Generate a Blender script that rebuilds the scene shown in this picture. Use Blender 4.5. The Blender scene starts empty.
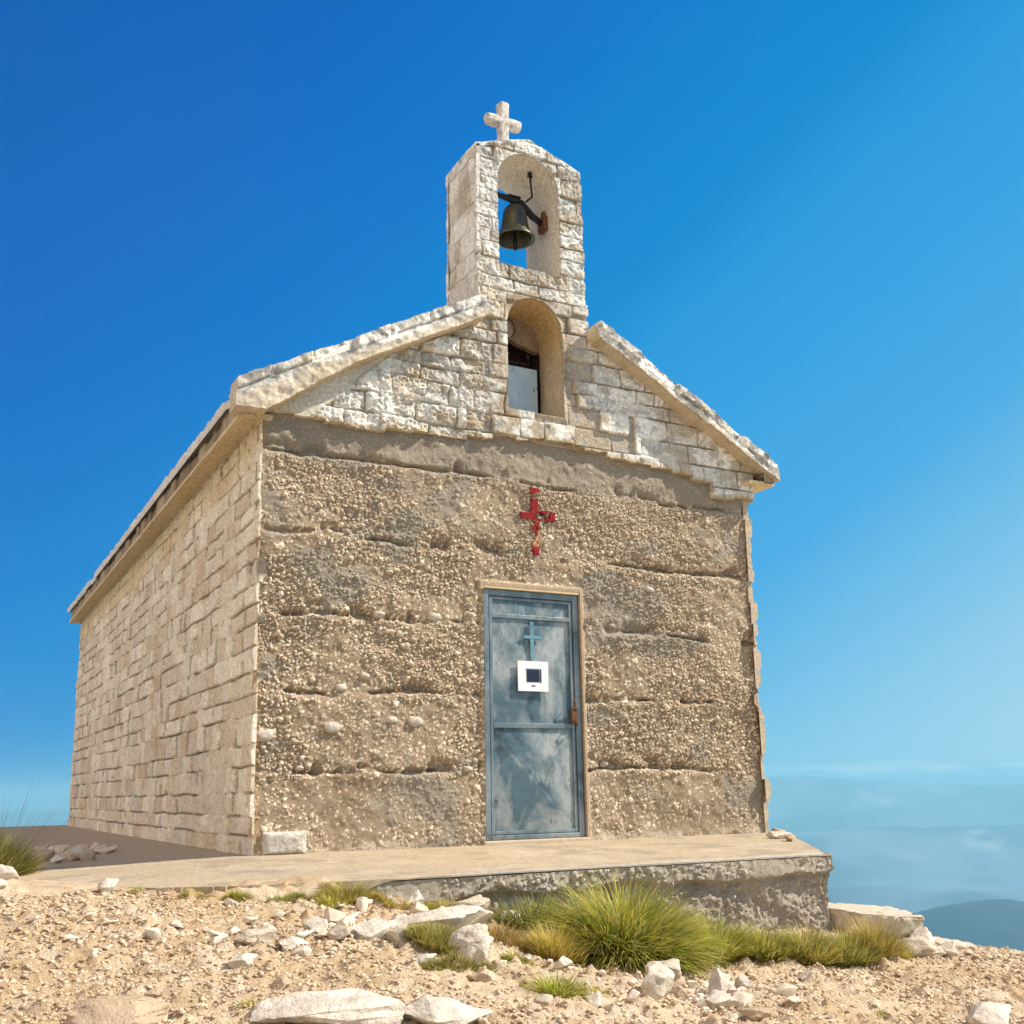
import bpy, bmesh, math, random
import numpy as np
from mathutils import Vector, Matrix
R = math.radians
random.seed(7)
SC = bpy.context.scene
COL = SC.collection

# ------------------------------------------------------------------ camera
def cam_basis(yaw, pitch, roll):
    F = Vector((math.sin(yaw)*math.cos(pitch), math.cos(yaw)*math.cos(pitch), math.sin(pitch)))
    R0 = Vector((math.cos(yaw), -math.sin(yaw), 0)); U0 = R0.cross(F)
    c, s = math.cos(roll), math.sin(roll)
    return R0*c+U0*s, U0*c-R0*s, F
cr, cu, cf = cam_basis(.4996, .2586, -.0184)
cd = bpy.data.cameras.new('camera'); cam = bpy.data.objects.new('camera', cd); COL.objects.link(cam)
M = Matrix.Identity(4)
for i in range(3):
    M[i][0] = cr[i]; M[i][1] = cu[i]; M[i][2] = -cf[i]
M[0][3], M[1][3], M[2][3] = -2.0553, -7.4873, .4022
cam.matrix_world = M
cd.sensor_width = 36; cd.lens = 1053.2/1024*36; cd.clip_start = .05; cd.clip_end = 300000
SC.camera = cam

# ------------------------------------------------------------------ sky, sun, exposure
SUN_AZ = R(113)      # clockwise from +Y
SUN_EL = R(44)
w = bpy.data.worlds.new("World"); SC.world = w; w.use_nodes = True
nt = w.node_tree; bg = nt.nodes['Background']
sky = nt.nodes.new('ShaderNodeTexSky'); sky.sky_type = 'NISHITA'; sky.sun_disc = False
sky.sun_elevation = SUN_EL; sky.sun_rotation = SUN_AZ; sky.altitude = 1700; sky.air_density = 1.0; sky.dust_density = .4; sky.ozone_density = 1.5
hs = nt.nodes.new('ShaderNodeHueSaturation'); hs.inputs['Saturation'].default_value = 1.75; hs.inputs['Hue'].default_value = .5
mt = nt.nodes.new('ShaderNodeMix'); mt.data_type = 'RGBA'; mt.blend_type = 'MULTIPLY'; mt.inputs[0].default_value = 1
mt.inputs[7].default_value = (.45, 1.12, 1.30, 1)
nt.links.new(sky.outputs[0], hs.inputs['Color']); nt.links.new(hs.outputs[0], mt.inputs[6])
# deepen it to the clear mountain blue of the day: gradient over height, a little lighter towards the sun's side
def lin(c): return tuple(((q/255+.055)/1.055)**2.4/.167 if q > 10 else q/255/12.92/.167 for q in c)
tcs = nt.nodes.new('ShaderNodeTexCoord')
df = nt.nodes.new('ShaderNodeVectorMath'); df.operation = 'DOT_PRODUCT'; df.inputs[1].default_value = (-.744, .288, 1); nt.links.new(tcs.outputs['Generated'], df.inputs[0])
fr = nt.nodes.new('ShaderNodeMapRange'); fr.inputs[1].default_value = -.45; fr.inputs[2].default_value = .85; nt.links.new(df.outputs['Value'], fr.inputs[0])
rs_ = nt.nodes.new('ShaderNodeValToRGB'); rs_.color_ramp.interpolation = 'LINEAR'; ce = rs_.color_ramp.elements
stops = [(-.42, (188, 221, 237)), (-.35, (158, 208, 233)), (-.22, (118, 192, 232)), (-.09, (72, 170, 229)), (.08, (52, 160, 225)), (.2, (36, 152, 218)), (.28, (4, 138, 211)), (.36, (0, 134, 209)), (.5, (0, 117, 202)), (.65, (0, 104, 194)), (.8, (0, 92, 180))]
ce[0].position = 0; ce[0].color = (*[q/6 for q in lin(stops[0][1])], 1); ce[-1].position = 1; ce[-1].color = (*[q/6 for q in lin(stops[-1][1])], 1)
for p_, c_ in stops[1:-1]:
    e_ = ce.new((p_+.45)/1.3); e_.color = (*[q/6 for q in lin(c_)], 1)
nt.links.new(fr.outputs[0], rs_.inputs[0])
mu = nt.nodes.new('ShaderNodeMix'); mu.data_type = 'RGBA'; mu.blend_type = 'MULTIPLY'; mu.inputs[0].default_value = 1; mu.inputs[7].default_value = (6, 6, 6, 1); nt.links.new(rs_.outputs[0], mu.inputs[6])
ms = nt.nodes.new('ShaderNodeMix'); ms.data_type = 'RGBA'; ms.inputs[0].default_value = .985; nt.links.new(mt.outputs[2], ms.inputs[6]); nt.links.new(mu.outputs[2], ms.inputs[7])
# thin veil of cirrus and a low cloud bank on the horizon
tc = nt.nodes.new('ShaderNodeTexCoord'); sx = nt.nodes.new('ShaderNodeSeparateXYZ'); nt.links.new(tc.outputs['Generated'], sx.inputs[0])
mp = nt.nodes.new('ShaderNodeMapping'); mp.inputs['Scale'].default_value = (9, 9, 60); nt.links.new(tc.outputs['Generated'], mp.inputs[0])
cn = nt.nodes.new('ShaderNodeTexNoise'); cn.inputs['Scale'].default_value = 1.5; cn.inputs['Detail'].default_value = 6; nt.links.new(mp.outputs[0], cn.inputs['Vector'])
r1 = nt.nodes.new('ShaderNodeValToRGB'); r1.color_ramp.elements[0].position = .43; r1.color_ramp.elements[1].position = .56
nt.links.new(cn.outputs['Fac'], r1.inputs[0])
rz = nt.nodes.new('ShaderNodeMapRange'); rz.inputs[1].default_value = .020; rz.inputs[2].default_value = .006; nt.links.new(sx.outputs[2], rz.inputs[0])
mm = nt.nodes.new('ShaderNodeMath'); mm.operation = 'MULTIPLY'; nt.links.new(r1.outputs[0], mm.inputs[0]); nt.links.new(rz.outputs[0], mm.inputs[1])
mp2 = nt.nodes.new('ShaderNodeMapping'); mp2.inputs['Scale'].default_value = (1.6, 1.6, 2.6); mp2.inputs['Rotation'].default_value = (.3, .5, .2); nt.links.new(tc.outputs['Generated'], mp2.inputs[0])
cn2 = nt.nodes.new('ShaderNodeTexNoise'); cn2.inputs['Scale'].default_value = 1.2; cn2.inputs['Detail'].default_value = 3; nt.links.new(mp2.outputs[0], cn2.inputs['Vector'])
r2 = nt.nodes.new('ShaderNodeMapRange'); r2.inputs[1].default_value = .45; r2.inputs[2].default_value = .8; r2.inputs[4].default_value = .006; nt.links.new(cn2.outputs['Fac'], r2.inputs[0])
dv = nt.nodes.new('ShaderNodeVectorMath'); dv.operation = 'DOT_PRODUCT'; dv.inputs[1].default_value = (.80, .60, 0); nt.links.new(tc.outputs['Generated'], dv.inputs[0])
dr = nt.nodes.new('ShaderNodeMapRange'); dr.inputs[1].default_value = .975; dr.inputs[2].default_value = .993; nt.links.new(dv.outputs['Value'], dr.inputs[0])
m3 = nt.nodes.new('ShaderNodeMath'); m3.operation = 'MULTIPLY'; nt.links.new(mm.outputs[0], m3.inputs[0]); nt.links.new(dr.outputs[0], m3.inputs[1]); mm = m3
ad = nt.nodes.new('ShaderNodeMath'); ad.operation = 'MAXIMUM'; nt.links.new(mm.outputs[0], ad.inputs[0]); nt.links.new(r2.outputs[0], ad.inputs[1])
mc = nt.nodes.new('ShaderNodeMix'); mc.data_type = 'RGBA'; mc.inputs[7].default_value = (6.6, 7.0, 7.2, 1)
nt.links.new(ad.outputs[0], mc.inputs[0]); nt.links.new(ms.outputs[2], mc.inputs[6]); 
# warm glow added to the unseen sky behind the viewer, fills the shaded wall
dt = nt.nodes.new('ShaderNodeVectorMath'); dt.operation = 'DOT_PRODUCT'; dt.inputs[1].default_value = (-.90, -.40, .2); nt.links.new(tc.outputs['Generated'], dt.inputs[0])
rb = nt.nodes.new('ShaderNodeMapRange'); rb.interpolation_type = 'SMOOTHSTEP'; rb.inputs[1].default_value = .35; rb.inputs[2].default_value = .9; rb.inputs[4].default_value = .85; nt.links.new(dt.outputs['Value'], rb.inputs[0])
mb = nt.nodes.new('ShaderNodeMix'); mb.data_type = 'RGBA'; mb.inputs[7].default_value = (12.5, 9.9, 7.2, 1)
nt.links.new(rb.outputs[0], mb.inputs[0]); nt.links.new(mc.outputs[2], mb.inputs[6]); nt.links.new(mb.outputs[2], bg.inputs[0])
bg.inputs[1].default_value = .11
sl = bpy.data.lights.new('sun', 'SUN'); sl.energy = 5.0; sl.angle = R(.5); sl.color = (1, .91, .78)
so = bpy.data.objects.new('sun', sl); COL.objects.link(so)
sd = Vector((math.sin(SUN_AZ)*math.cos(SUN_EL), math.cos(SUN_AZ)*math.cos(SUN_EL), math.sin(SUN_EL)))
so.rotation_euler = sd.to_track_quat('Z', 'Y').to_euler(); so.location = (8, -4, 9)
SC.view_settings.view_transform = 'Standard'; SC.view_settings.look = 'None'
SC.view_settings.exposure = .6; SC.view_settings.gamma = 1

# ------------------------------------------------------------------ numpy noise
_tab = {}
def vn(x, y, seed=0):
    if seed not in _tab: _tab[seed] = np.random.RandomState(seed+11).rand(256, 256)
    T = _tab[seed]; xi = np.floor(x).astype(int); yi = np.floor(y).astype(int); fx = x-xi; fy = y-yi
    fx = fx*fx*(3-2*fx); fy = fy*fy*(3-2*fy)
    a = T[xi & 255, yi & 255]; b = T[(xi+1) & 255, yi & 255]; c = T[xi & 255, (yi+1) & 255]; d = T[(xi+1) & 255, (yi+1) & 255]
    return a*(1-fx)*(1-fy)+b*fx*(1-fy)+c*(1-fx)*fy+d*fx*fy
def fbm(x, y, seed=0, o=4, g=.5):
    s = 0; a = 1; t = 0
    for i in range(o):
        s = s+a*vn(x*2**i+i*17.3, y*2**i+i*9.1, seed+i); t += a; a *= g
    return s/t
def ss(a, b, x):
    t = np.clip((x-a)/(b-a), 0, 1); return t*t*(3-2*t)
def lerp3(c0, c1, t):
    t = np.asarray(t)[..., None]; return np.asarray(c0)*(1-t)+np.asarray(c1)*t

# ------------------------------------------------------------------ materials
def mat(name, col=(.5, .5, .5), rough=.9, metal=0, attr=False, n_scale=20, n_amt=.15, b_scale=80, b_dist=.004, spec=.3, extra=None):
    m = bpy.data.materials.new(name); m.use_nodes = True; t = m.node_tree; b = t.nodes['Principled BSDF']
    b.inputs['Roughness'].default_value = rough; b.inputs['Metallic'].default_value = metal; b.inputs['Specular IOR Level'].default_value = spec
    tc = t.nodes.new('ShaderNodeTexCoord')
    n = t.nodes.new('ShaderNodeTexNoise'); n.inputs['Scale'].default_value = n_scale; n.inputs['Detail'].default_value = 6; n.inputs['Roughness'].default_value = .65
    t.links.new(tc.outputs['Object'], n.inputs['Vector'])
    mr = t.nodes.new('ShaderNodeMapRange'); mr.inputs[1].default_value = .3; mr.inputs[2].default_value = .7; mr.inputs[3].default_value = 1-n_amt; mr.inputs[4].default_value = 1+n_amt
    t.links.new(n.outputs['Fac'], mr.inputs[0])
    mx = t.nodes.new('ShaderNodeMix'); mx.data_type = 'RGBA'; mx.blend_type = 'MULTIPLY'; mx.inputs[0].default_value = 1
    if attr:
        a = t.nodes.new('ShaderNodeAttribute'); a.attribute_name = 'Col'; t.links.new(a.outputs['Color'], mx.inputs[6])
    else: mx.inputs[6].default_value = (*col, 1)
    t.links.new(mr.outputs[0], mx.inputs[7]); t.links.new(mx.outputs[2], b.inputs['Base Color'])
    if b_dist:
        n2 = t.nodes.new('ShaderNodeTexNoise'); n2.inputs['Scale'].default_value = b_scale; n2.inputs['Detail'].default_value = 5; n2.inputs['Roughness'].default_value = .7
        t.links.new(tc.outputs['Object'], n2.inputs['Vector'])
        bp = t.nodes.new('ShaderNodeBump'); bp.inputs['Distance'].default_value = b_dist; bp.inputs['Strength'].default_value = 1
        t.links.new(n2.outputs['Fac'], bp.inputs['Height']); t.links.new(bp.outputs[0], b.inputs['Normal'])
    if extra: extra(t, b, mx, tc)
    return m
M_STONE = mat('weathered_masonry', attr=True, n_scale=38, n_amt=.34, b_scale=95, b_dist=.009)
M_CONC = mat('rough_concrete', attr=True, n_scale=85, n_amt=.38, b_scale=150, b_dist=.008)
M_GROUND = mat('dry_dirt', attr=True, n_scale=70, n_amt=.25, b_scale=90, b_dist=.012)
M_TERR = mat('smooth_concrete', attr=True, n_scale=30, n_amt=.24, b_scale=90, b_dist=.006)
M_ROCK = mat('limestone', (.60, .525, .425), n_scale=9, n_amt=.38, b_scale=26, b_dist=.02)
M_ROCKB = mat('brown_limestone', (.44, .33, .22), n_scale=7, n_amt=.25, b_scale=26, b_dist=.02)
M_ROCKG = mat('grey_limestone', (.50, .42, .32), n_scale=7, n_amt=.25, b_scale=26, b_dist=.02)
M_GRAVEL = mat('gravel', attr=True, n_scale=30, n_amt=.2, b_scale=60, b_dist=.006)
M_FAR = mat('far_hills', attr=True, n_scale=.0006, n_amt=.3, b_dist=0)
M_IRON = mat('black_iron', (.035, .03, .028), .6, .6, n_scale=25, n_amt=.4, b_dist=.002)
M_RUST = mat('rusty_iron', (.16, .07, .03), .85, .2, n_scale=40, n_amt=.5, b_dist=.003)
M_BRONZE = mat('old_bronze', (.105, .095, .065), .42, .75, n_scale=14, n_amt=.35, b_dist=.001, spec=.5)
M_PAPER = mat('white_paper', (.78, .79, .82), .6, n_amt=.03, b_dist=0)
M_INK = mat('dark_photo_print', (.012, .022, .05), .45, n_amt=.2, b_dist=0)
M_SKYBLUE = mat('pale_blue_paint', (.13, .28, .35), .5, n_amt=.3, b_dist=.001)
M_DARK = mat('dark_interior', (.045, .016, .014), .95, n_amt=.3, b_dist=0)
M_RED = mat('red_paint', attr=True, n_scale=90, n_amt=.3, b_scale=160, b_dist=.003)
def grass_mat():
    m = bpy.data.materials.new('grass_blades'); m.use_nodes = True; t = m.node_tree; b = t.nodes['Principled BSDF']
    a = t.nodes.new('ShaderNodeAttribute'); a.attribute_name = 'Col'; t.links.new(a.outputs['Color'], b.inputs['Base Color'])
    b.inputs['Roughness'].default_value = .55; b.inputs['Specular IOR Level'].default_value = .3
    tr = t.nodes.new('ShaderNodeBsdfTranslucent'); t.links.new(a.outputs['Color'], tr.inputs[0])
    mx = t.nodes.new('ShaderNodeMixShader'); mx.inputs[0].default_value = .35
    t.links.new(b.outputs[0], mx.inputs[1]); t.links.new(tr.outputs[0], mx.inputs[2]); t.links.new(mx.outputs[0], t.nodes['Material Output'].inputs[0])
    return m
M_GRASS = grass_mat()
def door_mat(name, base, pale, dark, seed, rough=.42):
    m = bpy.data.materials.new(name); m.use_nodes = True; t = m.node_tree; b = t.nodes['Principled BSDF']
    tc = t.nodes.new('ShaderNodeTexCoord'); mp = t.nodes.new('ShaderNodeMapping'); mp.inputs['Location'].default_value = (seed, seed*.7, seed*1.3)
    t.links.new(tc.outputs['Object'], mp.inputs[0])
    def noise(sc, det, lo, hi, scale=(1, 1, 1), dist=0):
        q = t.nodes.new('ShaderNodeMapping'); q.inputs['Scale'].default_value = scale; t.links.new(mp.outputs[0], q.inputs[0])
        n = t.nodes.new('ShaderNodeTexNoise'); n.inputs['Scale'].default_value = sc; n.inputs['Detail'].default_value = det; n.inputs['Roughness'].default_value = .65; n.inputs['Distortion'].default_value = dist
        t.links.new(q.outputs[0], n.inputs['Vector']); r = t.nodes.new('ShaderNodeMapRange'); r.inputs[1].default_value = lo; r.inputs[2].default_value = hi; t.links.new(n.outputs['Fac'], r.inputs[0]); return r
    def mix(f, a, c):
        x = t.nodes.new('ShaderNodeMix'); x.data_type = 'RGBA'; t.links.new(f.outputs[0], x.inputs[0])
        if isinstance(a, tuple): x.inputs[6].default_value = (*a, 1)
        else: t.links.new(a.outputs[2], x.inputs[6])
        x.inputs[7].default_value = (*c, 1); return x
    x = mix(noise(2.6, 6, .42, .60, (1, 1, .8), .6), base, pale)
    x = mix(noise(5, 8, .56, .74, (1, 1, .5)), x, (pale[0]*1.3, pale[1]*1.2, pale[2]*1.1))
    x = mix(noise(3.7, 7, .58, .72, (1, 1, .7), .3), x, dark)
    x = mix(noise(38, 6, .60, .70, (1, 1, .3)), x, (.13, .075, .05))
    t.links.new(x.outputs[2], b.inputs['Base Color'])
    b.inputs['Metallic'].default_value = .25; b.inputs['Roughness'].default_value = rough
    n2 = t.nodes.new('ShaderNodeTexNoise'); n2.inputs['Scale'].default_value = 9; n2.inputs['Detail'].default_value = 6; t.links.new(mp.outputs[0], n2.inputs['Vector'])
    bp = t.nodes.new('ShaderNodeBump'); bp.inputs['Distance'].default_value = .008; t.links.new(n2.outputs['Fac'], bp.inputs['Height']); t.links.new(bp.outputs[0], b.inputs['Normal'])
    return m
M_DOOR = door_mat('weathered_blue_metal', (.09, .15, .18), (.36, .38, .375), (.028, .042, .048), 3.1)
M_FRAME = door_mat('grey_blue_metal_frame', (.14, .19, .22), (.27, .31, .33), (.05, .07, .08), 8.3)
M_PANEL = door_mat('pale_metal_panel', (.42, .54, .62), (.55, .62, .66), (.30, .38, .44), 5.5, .6)

# ------------------------------------------------------------------ mesh helpers
def link(o, parent=None):
    COL.objects.link(o)
    if parent is not None: o.parent = parent
    return o
def mesh_np(name, V, Q, mats, parent=None, C=None, smooth=True, tris=None):
    me = bpy.data.meshes.new(name)
    V = np.asarray(V, np.float32); nf = 0 if Q is None else len(Q); nt_ = 0 if tris is None else len(tris)
    loops = []; starts = []
    if nf: loops.append(np.asarray(Q, np.int32).ravel()); starts.append(np.arange(nf)*4)
    if nt_: loops.append(np.asarray(tris, np.int32).ravel()); starts.append(np.arange(nt_)*3+nf*4)
    loops = np.concatenate(loops); starts = np.concatenate(starts).astype(np.int32)
    me.vertices.add(len(V)); me.vertices.foreach_set('co', V.ravel())
    me.loops.add(len(loops)); me.loops.foreach_set('vertex_index', loops.astype(np.int32))
    me.polygons.add(len(starts)); me.polygons.foreach_set('loop_start', starts)
    me.update(calc_edges=True); me.validate()
    if C is not None:
        ca = me.color_attributes.new('Col', 'FLOAT_COLOR', 'POINT')
        cc = np.ones((len(V), 4), np.float32); cc[:, :3] = C; ca.data.foreach_set('color', cc.ravel())
    if smooth: me.polygons.foreach_set('use_smooth', np.ones(len(me.polygons), bool))
    for m in (mats if isinstance(mats, list) else [mats]): me.materials.append(m)
    if smooth and len(V) > 20: me.set_sharp_from_angle(angle=R(30))
    return link(bpy.data.objects.new(name, me), parent)
class Acc:
    """collects several relief sheets into one mesh"""
    def __init__(s): s.V = []; s.Q = []; s.C = []; s.n = 0
    def add(s, V, Q, C):
        s.V.append(V); s.Q.append(Q+s.n); s.C.append(C); s.n += len(V)
    def build(s, name, m, parent=None, smooth=True):
        return mesh_np(name, np.concatenate(s.V), np.concatenate(s.Q), m, parent, np.concatenate(s.C), smooth)
def relief(O, eu, ev, W, H, d, hf, cf, keep=None, depth=.05, sdf=None, dv=None, skirtcol=None):
    O, eu, ev = [np.array(q, float) for q in (O, eu, ev)]; en = np.cross(eu, ev)
    nu = max(1, round(W/d)); nv = max(1, round(H/(dv or d)))
    u = np.linspace(0, W, nu+1); v = np.linspace(0, H, nv+1); U, Vv = np.meshgrid(u, v, indexing='ij')
    k = np.ones((nu, nv), bool)
    if keep is not None:
        uc, vc = np.meshgrid((u[1:]+u[:-1])/2, (v[1:]+v[:-1])/2, indexing='ij'); k &= keep(uc, vc)
    pad = np.zeros((nu+2, nv+2), bool); pad[1:-1, 1:-1] = k
    if sdf is not None:   # pull the cut edge onto the true outline
        cnt = pad[1:, 1:].astype(int)+pad[:-1, 1:]+pad[1:, :-1]+pad[:-1, :-1]
        B = (cnt > 0) & (cnt < 4); s = sdf(U, Vv); e = 1e-4
        gx = (sdf(U+e, Vv)-s)/e; gy = (sdf(U, Vv+e)-s)/e; ok = B & (abs(s) < 1.6*d)
        U = np.where(ok, U-s*gx, U); Vv = np.where(ok, Vv-s*gy, Vv)
    Hh = hf(U, Vv); C = cf(U, Vv, Hh)
    P = O+U[..., None]*eu+Vv[..., None]*ev+Hh[..., None]*en
    idx = np.arange((nu+1)*(nv+1)).reshape(nu+1, nv+1)
    a, b, c, e2 = idx[:-1, :-1], idx[1:, :-1], idx[1:, 1:], idx[:-1, 1:]
    Q = [np.stack([a[k], b[k], c[k], e2[k]], 1)]
    N = idx.size
    if depth:
        PB = O+U[..., None]*eu+Vv[..., None]*ev-depth*en
        def sk(i0, i1, m): Q.append(np.stack([i1[m], i0[m], i0[m]+N, i1[m]+N], 1))
        L = pad[:-2, 1:-1]; Rr = pad[2:, 1:-1]; D = pad[1:-1, :-2]; T = pad[1:-1, 2:]
        sk(a, b, k & ~D); sk(b, c, k & ~Rr); sk(c, e2, k & ~T); sk(e2, a, k & ~L)
        P = np.concatenate([P.reshape(-1, 3), PB.reshape(-1, 3)]); C = C.reshape(-1, 3)
        C = np.concatenate([C, C if skirtcol is None else np.tile(skirtcol, (N, 1))])
    else: P = P.reshape(-1, 3); C = C.reshape(-1, 3)
    Q = np.concatenate(Q); used = np.zeros(len(P), bool); used[Q.ravel()] = True
    mp = np.cumsum(used)-1
    return P[used], mp[Q], C[used]

def blocks(U, V, ch, lmin, lmax, seed, zmax=8., umax=14., vary=.25):
    """irregular coursed blocks: returns course id, block random (0-1), second random, distance to the nearest joint"""
    rs = np.random.RandomState(seed); hs_ = [0]
    while hs_[-1] < zmax: hs_.append(hs_[-1]+ch*(1+vary*(rs.rand()*2-1)))
    hs_ = np.array(hs_)
    Vw = V+.012*(fbm(U*2.2, V*2.2, seed+3, 2)-.5)*2
    ci = np.clip(np.searchsorted(hs_, Vw)-1, 0, len(hs_)-2)
    dz = np.minimum(Vw-hs_[ci], hs_[ci+1]-Vw)
    Uw = U+.02*(fbm(U*3, V*5, seed+5, 2)-.5)*2+1.0
    rid = np.zeros(U.shape); r2_ = np.zeros(U.shape); du = np.zeros(U.shape); cx = np.zeros(U.shape)
    for c in range(len(hs_)-1):
        m = ci == c; xs = [-rs.rand()*lmax]
        while xs[-1] < umax+1: xs.append(xs[-1]+lmin+(lmax-lmin)*rs.rand())
        xs = np.array(xs); rr = rs.rand(len(xs)); rq = rs.rand(len(xs))
        if not m.any(): continue
        q = np.clip(np.searchsorted(xs, Uw[m])-1, 0, len(xs)-2)
        rid[m] = rr[q]; r2_[m] = rq[q]; du[m] = np.minimum(Uw[m]-xs[q], xs[q+1]-Uw[m]); cx[m] = (Uw[m]-xs[q])/(xs[q+1]-xs[q])-.5
    return ci, rid, r2_, np.minimum(dz, du), cx, du, dz

def box_bm(bm, x0, x1, y0, y1, z0, z1, bev=0):
    r = bmesh.ops.create_cube(bm, size=1); vs = r['verts']
    for v in vs: v.co = Vector(((x0+x1)/2+v.co.x*(x1-x0), (y0+y1)/2+v.co.y*(y1-y0), (z0+z1)/2+v.co.z*(z1-z0)))
    if bev: bmesh.ops.bevel(bm, geom=list({e for v in vs for e in v.link_edges}), offset=bev, segments=2, affect='EDGES', profile=.6)
def tube_bm(bm, pts, rad, n=10):
    pts = [Vector(p) for p in pts]; rings = []
    rads = rad if isinstance(rad, (list, tuple)) else [rad]*len(pts)
    for i, p in enumerate(pts):
        t = (pts[min(i+1, len(pts)-1)]-pts[max(i-1, 0)]).normalized()
        a = t.orthogonal().normalized() if i == 0 else (rings_a - t*rings_a.dot(t)).normalized()
        rings_a = a; b = t.cross(a)
        rings.append([bm.verts.new(p+(a*math.cos(2*math.pi*k/n)+b*math.sin(2*math.pi*k/n))*rads[i]) for k in range(n)])
    for i in range(len(rings)-1):
        for k in range(n): bm.faces.new((rings[i][k], rings[i][(k+1) % n], rings[i+1][(k+1) % n], rings[i+1][k]))
    bm.faces.new(rings[0][::-1]); bm.faces.new(rings[-1])
def lathe_bm(bm, prof, cx, cy, n=40):
    rings = [[bm.verts.new((cx+r*math.cos(2*math.pi*k/n), cy+r*math.sin(2*math.pi*k/n), z)) for k in range(n)] for r, z in prof]
    for i in range(len(rings)-1):
        for k in range(n): bm.faces.new((rings[i][k], rings[i][(k+1) % n], rings[i+1][(k+1) % n], rings[i+1][k]))
def obj(name, bm, m, parent=None, smooth=False):
    me = bpy.data.meshes.new(name); bmesh.ops.recalc_face_normals(bm, faces=bm.faces); bm.to_mesh(me); bm.free()
    me.materials.append(m)
    if smooth: me.polygons.foreach_set('use_smooth', [True]*len(me.polygons))
    return link(bpy.data.objects.new(name, me), parent)
def tag(o, label=None, cat=None, group=None, kind=None):
    if label: o['label'] = label
    if cat: o['category'] = cat
    if group: o['group'] = group
    if kind: o['kind'] = kind
    return o
def empty(name, loc=(0, 0, 0)):
    o = bpy.data.objects.new(name, None); o.location = loc; COL.objects.link(o); return o

# ------------------------------------------------------------------ terrain
def G(x, y):
    x = np.asarray(x, float); y = np.asarray(y, float)
    back = .06*np.clip(x, -1.7, 0)*(1-ss(2, 8, y))-.012
    g0 = np.interp(x, [-4, -1.5, -.4, .3, .9, 1.6, 3.3, 6], [-.13, -.09, -.12, -.21, -.36, -.46, -.54, -.66])
    front = g0+.105*np.clip(y+2.1, -30, .6)
    ye = np.interp(x, [-4, -1.6, -.9, 0, 3.4, 5], [.3, -.4, -1.75, -1.9, -1.92, -1.9])
    t = ss(-.12, .05, y-ye)*(1-ss(-.25, .15, x)*(y < 1.5))
    z = front*(1-t)+back*t
    s = (x-3.6)*.62+(y+2.35)*.785
    dA = np.maximum.reduce([-1.9-y, (x-3.36)*.82-(y+1.95)*.575, x-4.9])
    dd = np.maximum(0, np.minimum(dA, s))
    e = np.maximum(np.maximum.reduce([dd, y-11.5, -9-x, -12-y]), 0)
    return z-(np.sqrt(e*e+.09)-.3)*.75
def Gr(x, y):
    """terrain with its small relief"""
    near = np.exp(-np.maximum(0, np.hypot(x-1, y+4)-9)/20)
    h = (fbm(x*1.1, y*1.1, 40, 3)-.5)*.10+(fbm(x*5, y*5, 44, 3)-.5)*.05
    h2 = (fbm(x*20, y*20, 48, 4, .6)-.5)*.045+(np.abs(vn(x*33, y*33, 58)-.5)-.25)*.012+np.maximum(0, fbm(x*12+5, y*12, 53, 2)-.62)*.12
    return G(x, y)+(h+h2)*near*(1-.8*ss(-1.7, -1.4, x)*ss(-1.9, -1.2, y+.6*np.clip(x+.2, -1.5, 0)*0)*(y > -1.9))-.03*ss(-1.75, -1.4, x)*ss(np.interp(x, [-1.75, -1.45, -1.2, -.75, -.3], [.5, -.8, -1.2, -1.6, -1.75]), np.interp(x, [-1.75, -1.45, -1.2, -.75, -.3], [.6, -.6, -1.0, -1.5, -1.7]), y)+(1-near)*(fbm(x*.05, y*.05, 60, 5)-.5)*25*ss(15, 60, np.hypot(x, y))
def spaced(lo, hi, step, out_lo, out_hi, n=46):
    a = np.arange(lo, hi+1e-6, step)
    f = lambda L: np.cumsum(np.geomspace(step, L, n))*1.0
    def side(total):
        q = np.geomspace(1, 400, n); q = np.cumsum(q); return q/q[-1]*total
    return np.concatenate([lo-side(out_lo)[::-1], a, hi+side(out_hi)])
gx = spaced(-3.2, 4.6, .014, 1700, 1700)
gy = np.concatenate([spaced(-5.4, -1.4, .014, 1700, 1)[:-46], np.arange(-1.38, 3, .03), np.arange(3, 13, .12)])
gy = np.concatenate([gy, 13+np.cumsum(np.geomspace(.15, 90, 60))*1700/np.sum(np.geomspace(.15, 90, 60))])
X, Y = np.meshgrid(gx, gy, indexing='ij'); Z = Gr(X, Y)
n1 = fbm(X*1.3, Y*1.3, 70, 4); n2 = fbm(X*9, Y*9, 75, 4)
gc = lerp3((.50, .355, .205), (.58, .45, .295), ss(.35, .65, n1)); gc = lerp3(gc, (.62, .52, .385), ss(.5, .7, n2)*.7); gc = lerp3(gc, (.40, .28, .16), ss(.58, .72, fbm(X*6+3, Y*6, 78, 4))*.6)
gc = lerp3(gc, (.20, .22, .14), ss(14, 60, np.hypot(X, Y))*ss(.4, .6, fbm(X*.02, Y*.02, 81, 4)))
ii = np.arange(X.size).reshape(X.shape)
Qg = np.stack([ii[:-1, :-1].ravel(), ii[1:, :-1].ravel(), ii[1:, 1:].ravel(), ii[:-1, 1:].ravel()], 1)
tag(mesh_np('ground', np.stack([X.ravel(), Y.ravel(), Z.ravel()], 1), Qg, M_GROUND, None, gc.reshape(-1, 3)), kind='structure')

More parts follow.
